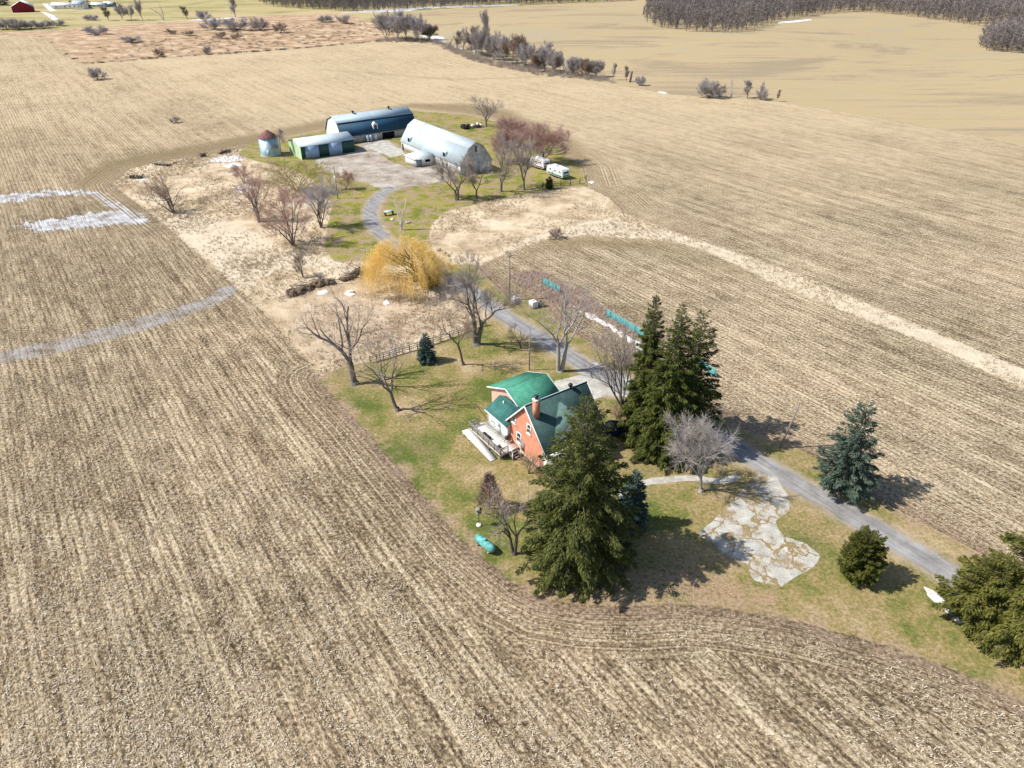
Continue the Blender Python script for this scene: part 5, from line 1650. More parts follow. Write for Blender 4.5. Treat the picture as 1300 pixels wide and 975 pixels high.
def far_plant(shape, tint, bx, by, top, halfpx, label, group, name=None):
    name = name or {"bush": "bush", "dead": "dead_tree"}.get(shape, "hedgerow_tree")
    key = (shape, tint)
    if key not in MODELS:
        twm = {"lilac": B_LILAC, "brown": B_BROWN, "red": B_RED, "ash": B_ASH}[tint]
        o = far_tree_model(len(MODELS) + 90, shape, twm, name, label, bx, by, top, halfpx)
        tag(o, group=group)
        X, Y = g(bx, by)
        dep = Y * cos(PITCH) + CAMH * sin(PITCH)
        MODELS[key] = (o, gh(bx, by, top), halfpx * dep / FOC)
        return o
    o, h0, s0 = MODELS[key]
    X, Y = g(bx, by)
    dep = Y * cos(PITCH) + CAMH * sin(PITCH)
    k = (halfpx * dep / FOC) / s0
    c = copy_thing(o, (X, Y, gz(X, Y)), (bx * 1.7) % 6.28, (k, k, gh(bx, by, top) / h0), label, "bush" if shape == 'bush' else "tree", group)
    c.name = name
    return c


HG = "bare trees along the far field boundary"
for s_, tint, bx, by, tp, sp, lab in [
        ("multi", "lilac", 490, 50, 14, 16, "leftmost bare tree of the grey clump by the snowy ditch"),
        ("round", "lilac", 505, 53, 11, 18, "tallest rounded bare tree of the grey clump by the snowy ditch"),
        ("tall", "lilac", 517, 53, 16, 10, "narrow bare tree at the centre of the grey clump by the snowy ditch"),
        ("multi", "lilac", 531, 54, 19, 15, "dense bluish bare tree at the right side of the grey clump"),
        ("multi", "brown", 545, 53, 32, 9, "low brownish bare tree where the grey clump meets the snow"),
        ("dead", "ash", 570, 61, 39, 8, "slanting dark stub tree right of the snow bank"),
        ("tall", "lilac", 588, 66, 34, 8, "first slim bare tree right of the slanting stub"),
        ("tall", "brown", 598, 67, 33, 8, "brownish slim bare tree beside a small snow patch"),
        ("multi", "lilac", 611, 71, 33, 11, "many-stemmed bare tree at the foot of the tall thin poplar"),
        ("tall", "ash", 619, 71, 11, 6, "tall thin poplar poking highest above the hedgerow"),
        ("tall", "lilac", 634, 75, 37, 10, "slim bare tree one place right of the tall thin poplar"),
        ("round", "brown", 656, 81, 40, 16, "broad tan bare tree at the middle of the hedgerow"),
        ("multi", "lilac", 641, 78, 42, 11, "greyish many-stemmed tree behind the broad tan one"),
        ("tall", "lilac", 674, 85, 54, 9, "short slim bare tree between the broad tan tree and the oak"),
        ("round", "lilac", 691, 89, 48, 17, "dark-trunked round oak standing clear near the hedgerow's right part"),
        ("dead", "ash", 718, 93, 58, 10, "dead forked pale tree right of the round oak"),
        ("multi", "lilac", 733, 95, 72, 11, "low grey tree beside the dead forked one"),
        ("multi", "brown", 745, 97, 74, 9, "low brown tree nearer the hedgerow's end"),
        ("multi", "ash", 757, 97, 76, 10, "pale dense low tree at the hedgerow's right end"),
        ("tall", "brown", 580, 64, 40, 7, "short brownish tree filling the gap right of the slanting stub"),
        ("multi", "brown", 604, 69, 42, 9, "low brown thicket tree left of the tall thin poplar"),
        ("multi", "ash", 627, 74, 45, 9, "pale low tree in the gap right of the tall thin poplar"),
        ("multi", "lilac", 666, 84, 52, 10, "greyish low tree touching the broad tan tree's right side"),
        ("multi", "brown", 682, 88, 62, 9, "low brown tree at the left foot of the round oak"),
        ("multi", "ash", 703, 91, 64, 9, "low pale tree at the right foot of the round oak"),
        ("multi", "ash", 726, 94, 72, 8, "small pale tree between the dead forked one and the low grey tree"),
        ("tall", "ash", 778, 101, 79, 3, "thin bare sapling just past the hedgerow's end"),
        ("tall", "brown", 795, 103, 83, 3, "thin brown sapling next to the dark post")]:
    far_plant(s_, tint, bx, by, tp, sp, lab, HG)
LG = "bushes in the far fields"
for s_, tint, bx, by, tp, sp, lab in [
        ("bush", "lilac", 812, 108, 95, 6, "single round bush past the dark post"),
        ("bush", "lilac", 900, 123, 99, 13, "biggest bush of the lonely clump on the field boundary"),
        ("bush", "brown", 914, 123, 106, 8, "brown bush in the middle of the lonely clump"),
        ("dead", "ash", 928, 123, 90, 7, "tall dead forked tree rising from the lonely clump"),
        ("tall", "ash", 949, 124, 101, 6, "slim sapling between the bushes of the lonely clump"),
        ("bush", "ash", 967, 126, 112, 7, "small pale bush at the right of the lonely clump"),
        ("tall", "lilac", 966, 125, 103, 4, "twiggy sapling over the small pale bush"),
        ("tall", "brown", 986, 128, 113, 2.5, "last tiny sapling right of the lonely clump"),
        ("bush", "lilac", 125, 104, 88, 9, "single dark bush in the left field"),
        ("bush", "brown", 223, 156, 148, 6, "small dark dead tuft in the field left of the silo"),
        ("bush", "lilac", 271, 37, 22, 12, "round grey bush at the left of three in the weedy field"),
        ("bush", "lilac", 301, 37, 21, 16, "widest grey bush in the weedy field"),
        ("bush", "ash", 330, 36, 20, 11, "paler bush right of the widest one in the weedy field"),
        ("bush", "brown", 281, 46, 36, 8, "small bush below the three grey ones"),
        ("bush", "brown", 300, 47, 37, 6, "small brown bush below the widest grey bush"),
        ("bush", "lilac", 124, 45, 34, 14, "low flat grey bush at the left of the weedy field"),
        ("bush", "lilac", 166, 53, 45, 12, "low dark bush below and right of the flat grey one"),
        ("bush", "ash", 262, 66, 55, 6, "little bush on the edge of the ploughed field below the weeds"),
        ("bush", "brown", 202, 69, 58, 6, "little brown bush on the ploughed field's top edge"),
        ("bush", "brown", 356, 38, 24, 9, "ragged bush right of the three grey ones"),
        ("bush", "ash", 413, 27, 18, 9, "pale bush at the foot of the far left wood"),
        ("bush", "ash", 436, 28, 17, 9, "pale bush nearest the grey clump by the snowy ditch"),
        ("bush", "brown", 217, 43, 36, 7, "brown tuft left of the three grey bushes"),
        ("bush", "brown", 240, 44, 37, 8, "brown tuft close below the left grey bush"),
        ("bush", "brown", 706, 302, 289, 9, "dark low bush on the dead grass track")]:
    far_plant(s_, tint, bx, by, tp, sp, lab, LG)
TG = "trees at the top left"
for s_, tint, bx, by, tp, sp, lab in [
        ("bush", "lilac", 117, 26, 19, 8, "dark bush left of the far left roadside trees"),
        ("tall", "brown", 138, 26, 8, 5, "slim bare tree above the flat grey bush"),
        ("round", "lilac", 155, 25, 2, 9, "rounded bare tree second along the far left roadside"),
        ("tall", "lilac", 167, 25, 5, 5, "thin bare tree between the two rounded roadside ones"),
        ("tall", "lilac", 181, 24, -4, 7, "tall bare tree reaching the photo's top edge at left"),
        ("dead", "lilac", 207, 24, -4, 15, "big leaning forked dark tree at the top left"),
        ("tall", "brown", 238, 23, 6, 5, "short brown tree right of the big leaning forked one"),
        ("bush", "lilac", 258, 23, 11, 8, "round bush on the grass verge at the top left"),
        ("tall", "ash", 299, 21, -4, 5, "thin lone tree on the grass verge above the three grey bushes"),
        ("bush", "lilac", 10, 38, 24, 11, "leftmost bush of the dense hedge row below the red barn"),
        ("bush", "ash", 24, 38, 24, 11, "pale bush second in the dense hedge row"),
        ("bush", "lilac", 40, 37, 25, 11, "dark bush in the middle of the dense hedge row"),
        ("bush", "lilac", 56, 36, 26, 10, "bush by the lower snow strip in the dense hedge row"),
        ("bush", "lilac", 74, 33, 25, 8, "last bush at the right of the dense hedge row")]:
    far_plant(s_, tint, bx, by, tp, sp, lab, TG)
for bx, by, tp, sp, lab in ((91, 7.8, -3, 4, "dark evergreen left of the white house with bluish roof"), (111, 8, -4, 6, "wider dark evergreen right of the white house with bluish roof"),
                            (5, 7, -6, 8, "dark evergreen at the far left edge beside the red barn")):
    plant_conifer("evergreen_tree", lab, bx, by, tp, sp, L_DEEP, "dark evergreens at the far farmstead", cat="evergreen", seed=int(bx), whorl=1.2, per=6, sprays=16, sl=2.2, shape=0.6, drop=0.2)


# --- brush under the hedgerow, woods: masses nobody could count
def thicket(name, label, poly, n, h, mat, seed, step_in=True):
    nr = np.random.default_rng(seed)
    lo, hi = poly.min(0), poly.max(0)
    P = nr.uniform(lo, hi, (n * 6, 2))
    P = P[sdist(P, poly) > 0][:n]
    z = relief(P[:, 0], P[:, 1])
    k = 26
    base = np.repeat(np.column_stack([P, z]), k, 0) + np.column_stack([nr.normal(0, .7, (len(P) * k, 2)), np.zeros(len(P) * k)])
    d = np.column_stack([nr.normal(0, 0.5, (len(base), 2)), nr.uniform(0.5, 1.1, len(base))])
    hh_ = np.repeat(h * nr.uniform(0.4, 1.2, len(P)), k)
    m = MB(); m.tubes(base, base + d * hh_[:, None], 0.05, 0.02, 3)
    o = m.build(name, mat)
    return tag(o, label, "brush", kind='stuff')


thicket("hedgerow_brush", "grey-brown undergrowth along the foot of the far hedgerow", G((480,50),(545,52),(600,69),(680,87),(770,99),(780,105),(680,93),(600,76),(545,57),(480,54)), 520, 2.4, B_TWIG, 5)
thicket("fence_row_weeds", "thin dark line of dead weeds between the weedy field and the ploughed field", G((62,51),(82,66),(107,78.5),(200,70.5),(330,62.5),(430,55.5),(500,50),(500,51.2),(430,56.8),(330,64),(200,72),(107,80.3),(80,67.5)), 520, 0.9, B_DARK, 15)
thicket("weed_brush", "scattered brown weeds over the abandoned field", G((110,60),(250,45),(330,34),(470,25),(480,44),(400,54),(300,62),(180,70),(110,74)), 260, 1.1, B_BROWN, 6)


thicket("red_weeds", "reddish dead weeds along the snow fence line", G((655,345),(690,348),(740,372),(770,398),(812,424),(800,430),(765,405),(720,392),(690,378),(660,362)), 230, 0.55, bark("pale_red_weeds", (0.52, 0.40, 0.34)), 7)


def wood(name, label, poly, spacing, H, seed, tint):
    nr = np.random.default_rng(seed)
    lo, hi = poly.min(0), poly.max(0)
    xs = np.arange(lo[0], hi[0], spacing); ys = np.arange(lo[1], hi[1], spacing)
    P = np.stack(np.meshgrid(xs, ys), -1).reshape(-1, 2) + nr.uniform(-.5, .5, (len(xs) * len(ys), 2)) * spacing
    P = P[sdist(P, poly) > 0]
    n = len(P)
    z = relief(P[:, 0], P[:, 1])
    h = H * np.clip(nr.normal(0.92, 0.16, n), 0.45, 1.25)
    B = np.column_stack([P, z])
    T = B + np.column_stack([nr.normal(0, 0.5, (n, 2)), h * 0.9])
    m = MB()
    m.tubes(B, T, 0.012 * h * nr.uniform(.6, 1.2, n), 0.03, 4)
    kl = 26
    f = nr.uniform(0.04, 0.95, n * kl)
    b = np.repeat(B, kl, 0) * (1 - f[:, None]) + np.repeat(T, kl, 0) * f[:, None]
    hr = np.repeat(h, kl)
    az = nr.uniform(0, 2 * pi, n * kl)
    el = nr.uniform(R(25), R(70), n * kl)
    ln = hr * nr.uniform(0.12, 0.27, n * kl) * (1.15 - f * 0.7)
    d = np.column_stack([np.cos(az) * np.cos(el), np.sin(az) * np.cos(el), np.sin(el)])
    e = b + d * ln[:, None]
    m.tubes(b, e, 0.10, 0.04, 3)
    kt = 10
    tt = nr.uniform(0.2, 1.0, n * kl * kt)
    tb = np.repeat(b, kt, 0) * (1 - tt[:, None]) + np.repeat(e, kt, 0) * tt[:, None]
    td = np.repeat(d, kt, 0) + nr.normal(0, 0.6, (len(tb), 3)) + np.array([0, 0, .25])
    td /= np.linalg.norm(td, axis=1, keepdims=True)
    te = tb + td * nr.uniform(0.7, 2.4, (len(tb), 1))
    wv = np.cross(td, nr.normal(0, 1, td.shape)); wv /= np.linalg.norm(wv, axis=1, keepdims=True); wv *= 0.075
    V = np.stack([tb - wv, tb + wv, te + wv * .4, te - wv * .4], 1).reshape(-1, 3)
    m.add(V, np.arange(len(V)).reshape(-1, 4), 1)
    o = m.build(name, [B_GREY, tint])
    return tag(o, label, "wood", kind='stuff')


t = NT("wood_twigs")
wv_ = t.math('ADD', t.math('MULTIPLY', t.noise(t.coord(), 0.035, 3, 0.6), 0.75), t.math('MULTIPLY', t.island(), 0.25))
T_WOOD = t.done(t.bsdf(t.ramp(wv_, [(0.36, (0.18, 0.155, 0.155)), (0.5, (0.26, 0.235, 0.24)), (0.64, (0.33, 0.28, 0.245))]), 0.95, 0.05))
wood("bare_wood", "large grey leafless wood along the top right", G((818,24),(822,35),(870,41),(935,44),(950,39),(985,27),(1040,19),(1080,17),(1150,21),(1245,30),(1300,34),(1420,42),(1420,2),(1300,-4),(1100,-6),(830,-6)), 7.0, 19.0, 8, T_WOOD)
wood("bare_wood", "dark leafless wood along the top edge left of centre", G((318,2),(345,9),(400,13),(445,17.5),(500,15),(560,11.5),(640,5.5),(720,1.5),(870,-4),(870,-12),(600,-12),(330,-12)), 6.5, 17.0, 9, T_WOOD)
wood("bare_wood", "rounded dense leafless grove at the right edge near the top", G((1242,56),(1250,62),(1300,66),(1420,72),(1420,40),(1330,40),(1262,44)), 4.6, 14.0, 10, T_WOOD)
# ------------------------------------------------------------------ smaller things standing about
M_POLE = bark("weathered_pole", (0.24, 0.21, 0.18), 0.2)


def pole(label, bx, by, top, tilt=0.0, arm=False, box=None, r=0.14):
    x, y = g(bx, by)
    h = gh(bx, by, top)
    o = empty("utility_pole", (x, y, 0), 0, label, "pole")
    o.rotation_euler = (0, tilt, 0)
    m = MB(); m.tubes([(0, 0, -.3)], [(0, 0, h)], r, r * .75, 8, caps=True); m.build("shaft", M_POLE, o, False)
    if arm:
        m = MB(); m.cbox((0, 0, h - .5), (1.5, .1, .12), A35); m.build("crossarm", M_POLE, o)
        m = MB()
        for k in (-.65, 0, .65):
            m.tubes([(k * cos(A35), k * sin(A35), h - .44)], [(k * cos(A35), k * sin(A35), h - .25)], .04, .05, 6, caps=True)
        m.build("insulators", M_TRIM, o)
    if box:
        m = MB(); m.lathe([(0, box), (.2, box), (.22, box + .1), (.22, box + .75), (0, box + .85)], 12, (0, -.36, 0)); m.build("canister", M_TRIM, o, True)
    return o


pole("weathered utility pole beside the two white cubes right of the drive", 647, 381, 322, 0.0, True, None)
pole("thin bare pole rising behind the bright green roof", 672, 470, 417, 0.0, r=0.09)
pole("leaning brown pole across the drive in the shade of the tall spruces", 990, 569, 512, R(9), r=0.13)
pole("farmyard light pole on the lawn below the green shed", 429, 252, 211, 0.0, False, 5.0)

# post-and-rail fence
pts = [np.array(g(*p)) for p in ((470, 461), (487, 456), (503, 451), (520, 446), (540, 440), (560, 433.5), (582, 425.5), (605, 416), (617, 413))]
fo = empty("rail_fence", (*pts[0], 0), 0, "weathered post-and-rail fence between the lawn and the dead grass", "fence")
ps = []
for a, b in zip(pts[:-1], pts[1:]):
    ps += [a, (a + b) / 2]
ps.append(pts[-1])
rr = random.Random(8)
for p_ in ps:
    q = p_ - pts[0]
    m = MB(); m.cbox((q[0], q[1], 0.6), (.13, .13, 1.35), rr.uniform(0, 1)); m.build("post", M_POLE, fo)
for hz in (0.45, 0.8, 1.15):
    m = MB()
    for a, b in zip(ps[:-1], ps[1:]):
        a, b = a - pts[0], b - pts[0]
        m.tubes([(a[0], a[1], hz + rr.uniform(-.04, .04))], [(b[0], b[1], hz + rr.uniform(-.04, .04))], .055, .055, 5, caps=True)
    m.build("rail", M_POLE, fo)
# fence by the trailer
pts = [np.array(g(*p)) for p in ((689, 239), (700, 237), (712, 236.5), (724, 235.5), (736, 233), (744, 229))]
fo = empty("wire_fence", (*pts[0], 0), 0, "dark wooden posts with rails below the white trailers", "fence")
for p_ in pts:
    q = p_ - pts[0]
    m = MB(); m.cbox((q[0], q[1], 0.75), (.18, .18, 1.7), 0.3); m.build("post", B_DARK, fo)
m = MB()
for hz in (0.7, 1.25):
    for a, b in zip(pts[:-1], pts[1:]):
        a, b = a - pts[0], b - pts[0]
        m.tubes([(a[0], a[1], hz)], [(b[0], b[1], hz)], .04, .04, 4)
m.build("rail", B_DARK, fo)
x_, y_ = g(800.5, 104); fp = empty("fence_post", (x_, y_, gz(x_, y_)), 0, "dark leaning post past the hedgerow's right end", "post"); m = MB(); m.cbox((0, 0, 2.2), (.7, .6, 5.0), .3, tilt=0.12); m.build("shaft", B_DARK, fp)
x_, y_ = g(817, 20); fp = empty("fence_post", (x_, y_, gz(x_, y_)), 0, "dark post at the left corner of the large wood", "post"); m = MB(); m.cbox((0, 0, 3), (1.0, 1.0, 7), .3, tilt=0.03); m.build("shaft", B_DARK, fp)


# turquoise snow fence in three lengths
def snow_mesh_mat():
    t = NT("turquoise_mesh")
    p = t.coord()
    n = t.noise(t.map(p, (1.2, 1.2, 2.5)), 1.6, 4, 0.7)
    c = t.ramp(n, [(0.3, (0.05, 0.24, 0.26)), (0.55, (0.13, 0.42, 0.43)), (0.7, (0.30, 0.58, 0.57))])
    return t.done(t.bsdf(c, 0.6, 0.3))


M_MESH = snow_mesh_mat()
for a, b, lab in (((689, 361), (711, 373), "short length of turquoise snow fence at the far end near the white cubes"),
                  ((769, 401), (819, 431), "longest length of turquoise snow fence above the strip of old snow"),
                  ((884, 464), (908, 480), "piece of turquoise snow fence showing right of the three tall spruces")):
    A, B = np.array(g(*a)), np.array(g(*b))
    L = np.linalg.norm(B - A)
    so = empty("snow_fence", (*A, 0), math.atan2(B[1] - A[1], B[0] - A[0]), lab, "snow fence", "turquoise snow fence lengths")
    nr_ = np.random.default_rng(int(a[0]))
    m = MB()
    hs = np.arange(0.18, 1.32, 0.085)
    nx_ = int(L / 0.35)
    sag = nr_.normal(0, .03, nx_ + 1); bow = nr_.normal(0, .06, nx_ + 1)
    for i in range(nx_):                                       # strips of the net, gaps between them
        xa, xb = L * i / nx_, L * (i + 1) / nx_
        for h_ in hs:
            m.add([(xa, bow[i], h_ + sag[i]), (xb, bow[i + 1], h_ + sag[i + 1]), (xb, bow[i + 1] + .02, h_ + .062 + sag[i + 1]), (xa, bow[i] + .02, h_ + .062 + sag[i]),
                   (xa, bow[i] + .02, h_ + sag[i]), (xb, bow[i + 1] + .02, h_ + sag[i + 1]), (xb, bow[i + 1] + .04, h_ + .062 + sag[i + 1]), (xa, bow[i] + .04, h_ + .062 + sag[i])],
                  [(0, 1, 2, 3), (7, 6, 5, 4), (3, 2, 6, 7), (0, 4, 5, 1)])
        m.box(xa, xa + .06, bow[i] - .012, bow[i] + .05, .18, 1.32)
    m.build("mesh_panel", M_MESH, so)
    for k in range(int(L / 2.6) + 2):
        xk = min(L, k * 2.6)
        m = MB(); m.tubes([(xk, -.08, -.1)], [(xk + nr_.normal(0, .05), -.08, 1.5)], .035, .03, 6, caps=True); m.build("post", B_DARK, so)

# white liquid totes
for bx, by, lab, k in ((654, 384, "smaller white cube container next to the utility pole", 0.95), (677, 390, "larger white container with a dark pallet box beside it", 1.15)):
    x_, y_ = g(bx, by)
    o = empty("water_tote", (x_, y_, 0), A35, lab, "container", "white containers by the drive")
    m = MB(); m.prism([(-.5 * k, .16), (-.5 * k, 1.0 * k), (-.42 * k, 1.08 * k), (.42 * k, 1.08 * k), (.5 * k, 1.0 * k), (.5 * k, .16)], -.5 * k, .5 * k); m.build("tank", M_TRIM, o)
    m = MB()
    for u_ in (-.5, -.25, 0, .25, .5):
        for s_ in (-1, 1):
            m.tubes([(u_ * k, s_ * .52 * k, .12), (s_ * .52 * k, u_ * k, .12)], [(u_ * k, s_ * .52 * k, 1.05 * k), (s_ * .52 * k, u_ * k, 1.05 * k)], .015, .015, 4)
    m.build("cage", plain("cage_bars", (0.55, 0.56, 0.57), 0.4, 0.5), o)
    m = MB(); m.lathe([(.13, 1.07 * k), (.13, 1.15 * k), (0, 1.16 * k)], 10); m.build("cap", M_DARK, o)
    m = MB(); m.box(-.55 * k, .55 * k, -.55 * k, .55 * k, 0, .14); m.build("pallet", M_WOODG, o)
x_, y_ = g(687, 389); o = empty("wooden_crate", (x_, y_, 0), A35, "grey slatted wooden crate right of the larger white container", "crate")
m = MB()
for k in range(4):
    m.box(-.4, .4, -.42, -.39, .05 + k * .24, .22 + k * .24); m.box(-.4, .4, .39, .42, .05 + k * .24, .22 + k * .24); m.box(-.43, -.4, -.42, .42, .05 + k * .24, .22 + k * .24); m.box(.4, .43, -.42, .42, .05 + k * .24, .22 + k * .24)
m.box(-.39, .39, -.38, .38, 0, .05); m.build("slats", M_WOODG, o)

# propane tank
(ax_, ay_), (bx_, by_) = g(606, 688), g(626, 704)
ang = math.atan2(by_ - ay_, bx_ - ax_)
o = empty("propane_tank", ((ax_ + bx_) / 2, (ay_ + by_) / 2, 0), ang, "faded turquoise propane tank lying at the field edge", "propane tank")
prof = [(0.0, -1.45), (0.22, -1.40), (0.38, -1.27), (0.46, -1.05), (0.48, -0.9), (0.48, 0.9), (0.46, 1.05), (0.38, 1.27), (0.22, 1.40), (0.0, 1.45)]
m = MB(); m.lathe(prof, 20); V = m.V[0].copy(); m.V[0] = np.column_stack([V[:, 2], V[:, 1], V[:, 0] + 0.72]); m.build("shell", M_TEAL, o, True)
m = MB(); m.lathe([(.2, 1.17), (.2, 1.36), (.16, 1.4), (0, 1.41)], 14, (0, 0, 0)); m.build("dome_lid", M_TEAL, o)
for x_ in (-.85, .85):
    m = MB(); m.box(x_ - .07, x_ + .07, -.38, .38, 0, .3); m.build("saddle", M_STONE, o)
m = MB(); m.box(-.86, -.80, -.49, .49, .35, .4); m.build("strap", M_DARK, o)

# bird feeder
x_, y_ = g(608, 667); o = empty("bird_feeder", (x_, y_, 0), 0, "thin post bird feeder with small white foot left of the sprawling tree", "bird feeder")
m = MB(); m.tubes([(0, 0, 0)], [(0, 0, 1.9)], .045, .04, 6); m.build("post", B_DARK, o)
m = MB(); m.box(-.3, .3, -.22, .22, 1.9, 1.94); m.prism([(-.36, 2.3), (0, 2.52), (.36, 2.3)], -.28, .28); m.box(-.2, .2, -.12, .12, 1.94, 2.3); m.build("tray", M_WOODG, o)
m = MB(); m.lathe([(.28, 0), (.3, .14), (.2, .18), (0, .18)], 12); m.build("foot", M_TRIM, o)

# dark blue car
x_, y_ = g(788, 551)
o = empty("parked_car", (x_, y_, 0), R(-8), "dark blue car half hidden by the largest spruce beside the house", "car")
M_CAR = plain("dark_blue_paint", (0.008, 0.022, 0.085), 0.22, 0.6, 0.2, var=0.1)
body = [(-2.3, .42), (-2.32, .8), (-2.1, .98), (-1.2, 1.04), (1.25, 1.04), (2.2, .92), (2.34, .72), (2.3, .38), (2.0, .3), (-2.0, .3)]
m = MB(); m.prism(body[::-1], -.88, .88); bd = m.build("body", M_CAR, o)
m = MB()
lo_ = [(-1.95, -.84), (1.3, -.84), (1.3, .84), (-1.95, .84)]; hi_ = [(-1.6, -.66), (.45, -.66), (.45, .66), (-1.6, .66)]
V = [(a, b, 1.03) for a, b in lo_] + [(a, b, 1.58) for a, b in hi_]
m.add(V, [(0, 1, 5, 4), (1, 2, 6, 5), (2, 3, 7, 6), (3, 0, 4, 7)]); m.build("windows", M_GLASS, o)
m = MB(); m.cbox((-.58, 0, 1.61), (2.15, 1.4, .06)); m.cbox((-.58, -.6, 1.66), (1.7, .04, .05)); m.cbox((-.58, .6, 1.66), (1.7, .04, .05))
for (a, b), (c, d) in zip(lo_, hi_):
    m.tubes([(a, b, 1.0)], [(c, d, 1.6)], .05, .045, 4)
m.build("roof", M_CAR, o)
for xw in (-1.4, 1.45):
    for sw in (-1, 1):
        m = MB(); y0_, y1_ = (-.92, -.7) if sw < 0 else (.7, .92)
        m.prism([(xw + .33 * cos(-k * pi / 8), .33 + .33 * sin(-k * pi / 8)) for k in range(16)], y0_, y1_); wh = m.build("wheel", M_DARK, o)
        m = MB(); y2_, y3_ = (-.935, -.923) if sw < 0 else (.923, .935)
        m.prism([(xw + .2 * cos(-k * pi / 6), .33 + .2 * sin(-k * pi / 6)) for k in range(12)], y2_, y3_); m.build("rim", plain("alloy", (.5, .5, .52), .3, .5, .6), wh)
for sw in (-1, 1):
    m = MB(); m.cbox((2.25, sw * .62, .78), (.16, .36, .14)); m.build("headlight", M_TRIM, o)
    m = MB(); m.cbox((-2.28, sw * .68, .82), (.1, .3, .16)); m.build("tail_light", plain("red_lens", (.35, .01, .01), .2, .5), o)
    m = MB(); m.cbox((.95, sw * .98, 1.08), (.16, .18, .12)); m.build("mirror", M_CAR, o)

# lawn oddments near the birch
x_, y_ = g(494, 273); o = empty("lawn_table", (x_, y_, 0), A35, "small blue-topped table on the farm lawn left of the birch", "table")
m = MB(); m.box(-1.1, 1.1, -.5, .5, .92, 1.0); m.build("top", plain("pale_blue_top", (.45, .62, .75), .5), o)
for a in (-.95, .95):
    m = MB(); m.box(a - .06, a + .06, -.42, .42, 0, .917); m.build("leg", M_DARK, o)
x_, y_ = g(498, 279); o = empty("white_boulder", (x_, y_, 0), 0.4, "white painted boulder just below the blue-topped table", "boulder")


def rock(rn, s, squash=.6):
    import bmesh
    bm = bmesh.new(); bmesh.ops.create_icosphere(bm, subdivisions=2, radius=1)
    ph = [rn.uniform(0, 6) for _ in range(6)]
    for v in bm.verts:
        c = v.co
        k = 1 + .22 * math.sin(c.x * 2.3 + ph[0]) * math.cos(c.y * 2.1 + ph[1]) + .16 * math.sin(c.z * 3.7 + ph[2]) + .1 * math.sin(c.x * 5 + ph[3]) + rn.uniform(-.05, .05)
        v.co = (c.x * k * s, c.y * k * s * .8, max(-.1, c.z * k * s * squash + s * .25))
    V = np.array([v.co[:] for v in bm.verts]); F = [[v.index for v in f.verts] for f in bm.faces]
    bm.free()
    return V, F


rr = random.Random(4)
m = MB(); m.add(*rock(rr, .45)); m.build("stone", M_WHITE, o)
for bx, by, s_, lab in ((518, 283, .6, "grey boulder at the foot of the white birch, right side"), (570, 379, .8, "boulder at the willow's lower right beside the drive"), (447, 372, .5, "pale stone in the brown weeds left of the willow")):
    x_, y_ = g(bx, by); m = MB(); m.add(*rock(rr, s_)); tag(m.build("boulder", M_STONE, loc=(x_, y_)), lab, "boulder")


# heaps
def heap(name, label, cat, px_list, seed, n, size, mat, logs=0):
    nr_ = np.random.default_rng(seed); rn = random.Random(seed)
    P = np.array([g(*p) for p in px_list]); c = P.mean(0)
    o = empty(name, (c[0], c[1], 0), 0, label, cat)
    m = MB()
    L = len(P) - 1
    for _ in range(n):
        i = rn.randrange(L); t_ = rn.random(); q = P[i] * (1 - t_) + P[i + 1] * t_ - c + nr_.normal(0, size * .5, 2)
        V, F = rock(rn, size * rn.uniform(.35, 1.0), .75); V = np.array(V) + np.array([q[0], q[1], rn.uniform(0, size * .5)])
        m.add(V, F)
    m.build("soil_mound", mat, o)
    if logs:
        i = nr_.integers(0, L, logs); t_ = nr_.random((logs, 1)); q = P[i] * (1 - t_) + P[i + 1] * t_ - c + nr_.normal(0, size * .7, (logs, 2))
        b = np.column_stack([q, nr_.uniform(.1, size * 1.2, logs)]); d = nr_.normal(0, 1, (logs, 3)) * np.array([1, 1, .45]); d[:, 2] = np.abs(d[:, 2])
        m = MB(); m.tubes(b, b + d * nr_.uniform(.5, 1.6, (logs, 1)), .06, .025, 4); m.build("branches", B_DARK, o)
    return o


M_EARTH = plain("dug_earth", (0.17, 0.125, 0.09), .95, .05, var=.35, scale=2.0, dirt=(.30, .23, .165))
M_ROT = plain("rotten_wood", (0.09, 0.075, 0.065), .95, .05, var=.4, scale=2.5)
heap("brush_pile", "dark ragged brush and earth pile left of the willow", "brush pile", ((369, 376), (382, 371), (395, 364), (412, 360), (425, 361)), 3, 60, .75, M_EARTH, 160)
heap("brush_pile", "smaller brush pile between the long one and the willow", "brush pile", ((436, 357), (447, 352), (455, 348), (464, 345)), 4, 40, .7, M_EARTH, 110)
heap("stump_pile", "dark uprooted stumps at the far left corner of the dead grass", "stump pile", ((165, 226), (172, 226), (180, 227)), 5, 14, .6, M_ROT, 60)
heap("stump_pile", "dark stump heap on old snow left of the silo", "stump pile", ((279, 196), (286, 194), (292, 193)), 6, 12, .6, M_ROT, 50)
heap("stump_pile", "small dark stump at the left end of the snow near the silo", "stump", ((256, 199), (260, 198)), 7, 6, .7, M_ROT, 30)
heap("stump_pile", "low line of dark clods at the back edge of the dead grass", "clods", ((196, 209), (210, 211), (216, 211), (224, 207)), 8, 14, .5, M_ROT, 14)
heap("rock_pile", "pale rubble on the dead grass at the willow's upper right", "rubble", ((556, 316), (562, 322), (568, 326)), 9, 8, .6, M_STONE)
nr_ = np.random.default_rng(9)
x_, y_ = g(206, 256); o = empty("fallen_branch", (x_, y_, 0), 0, "dead stick leaning beside the left-leaning bare tree", "branch"); m = MB(); m.tubes([(2.4, 0, 0), (.3, 0, 1.6)], [(0.3, 0, 1.6), (-2.6, 0, 4.0)], [.12, .1], [.1, .05], 6); m.build("limb", B_DARK, o)
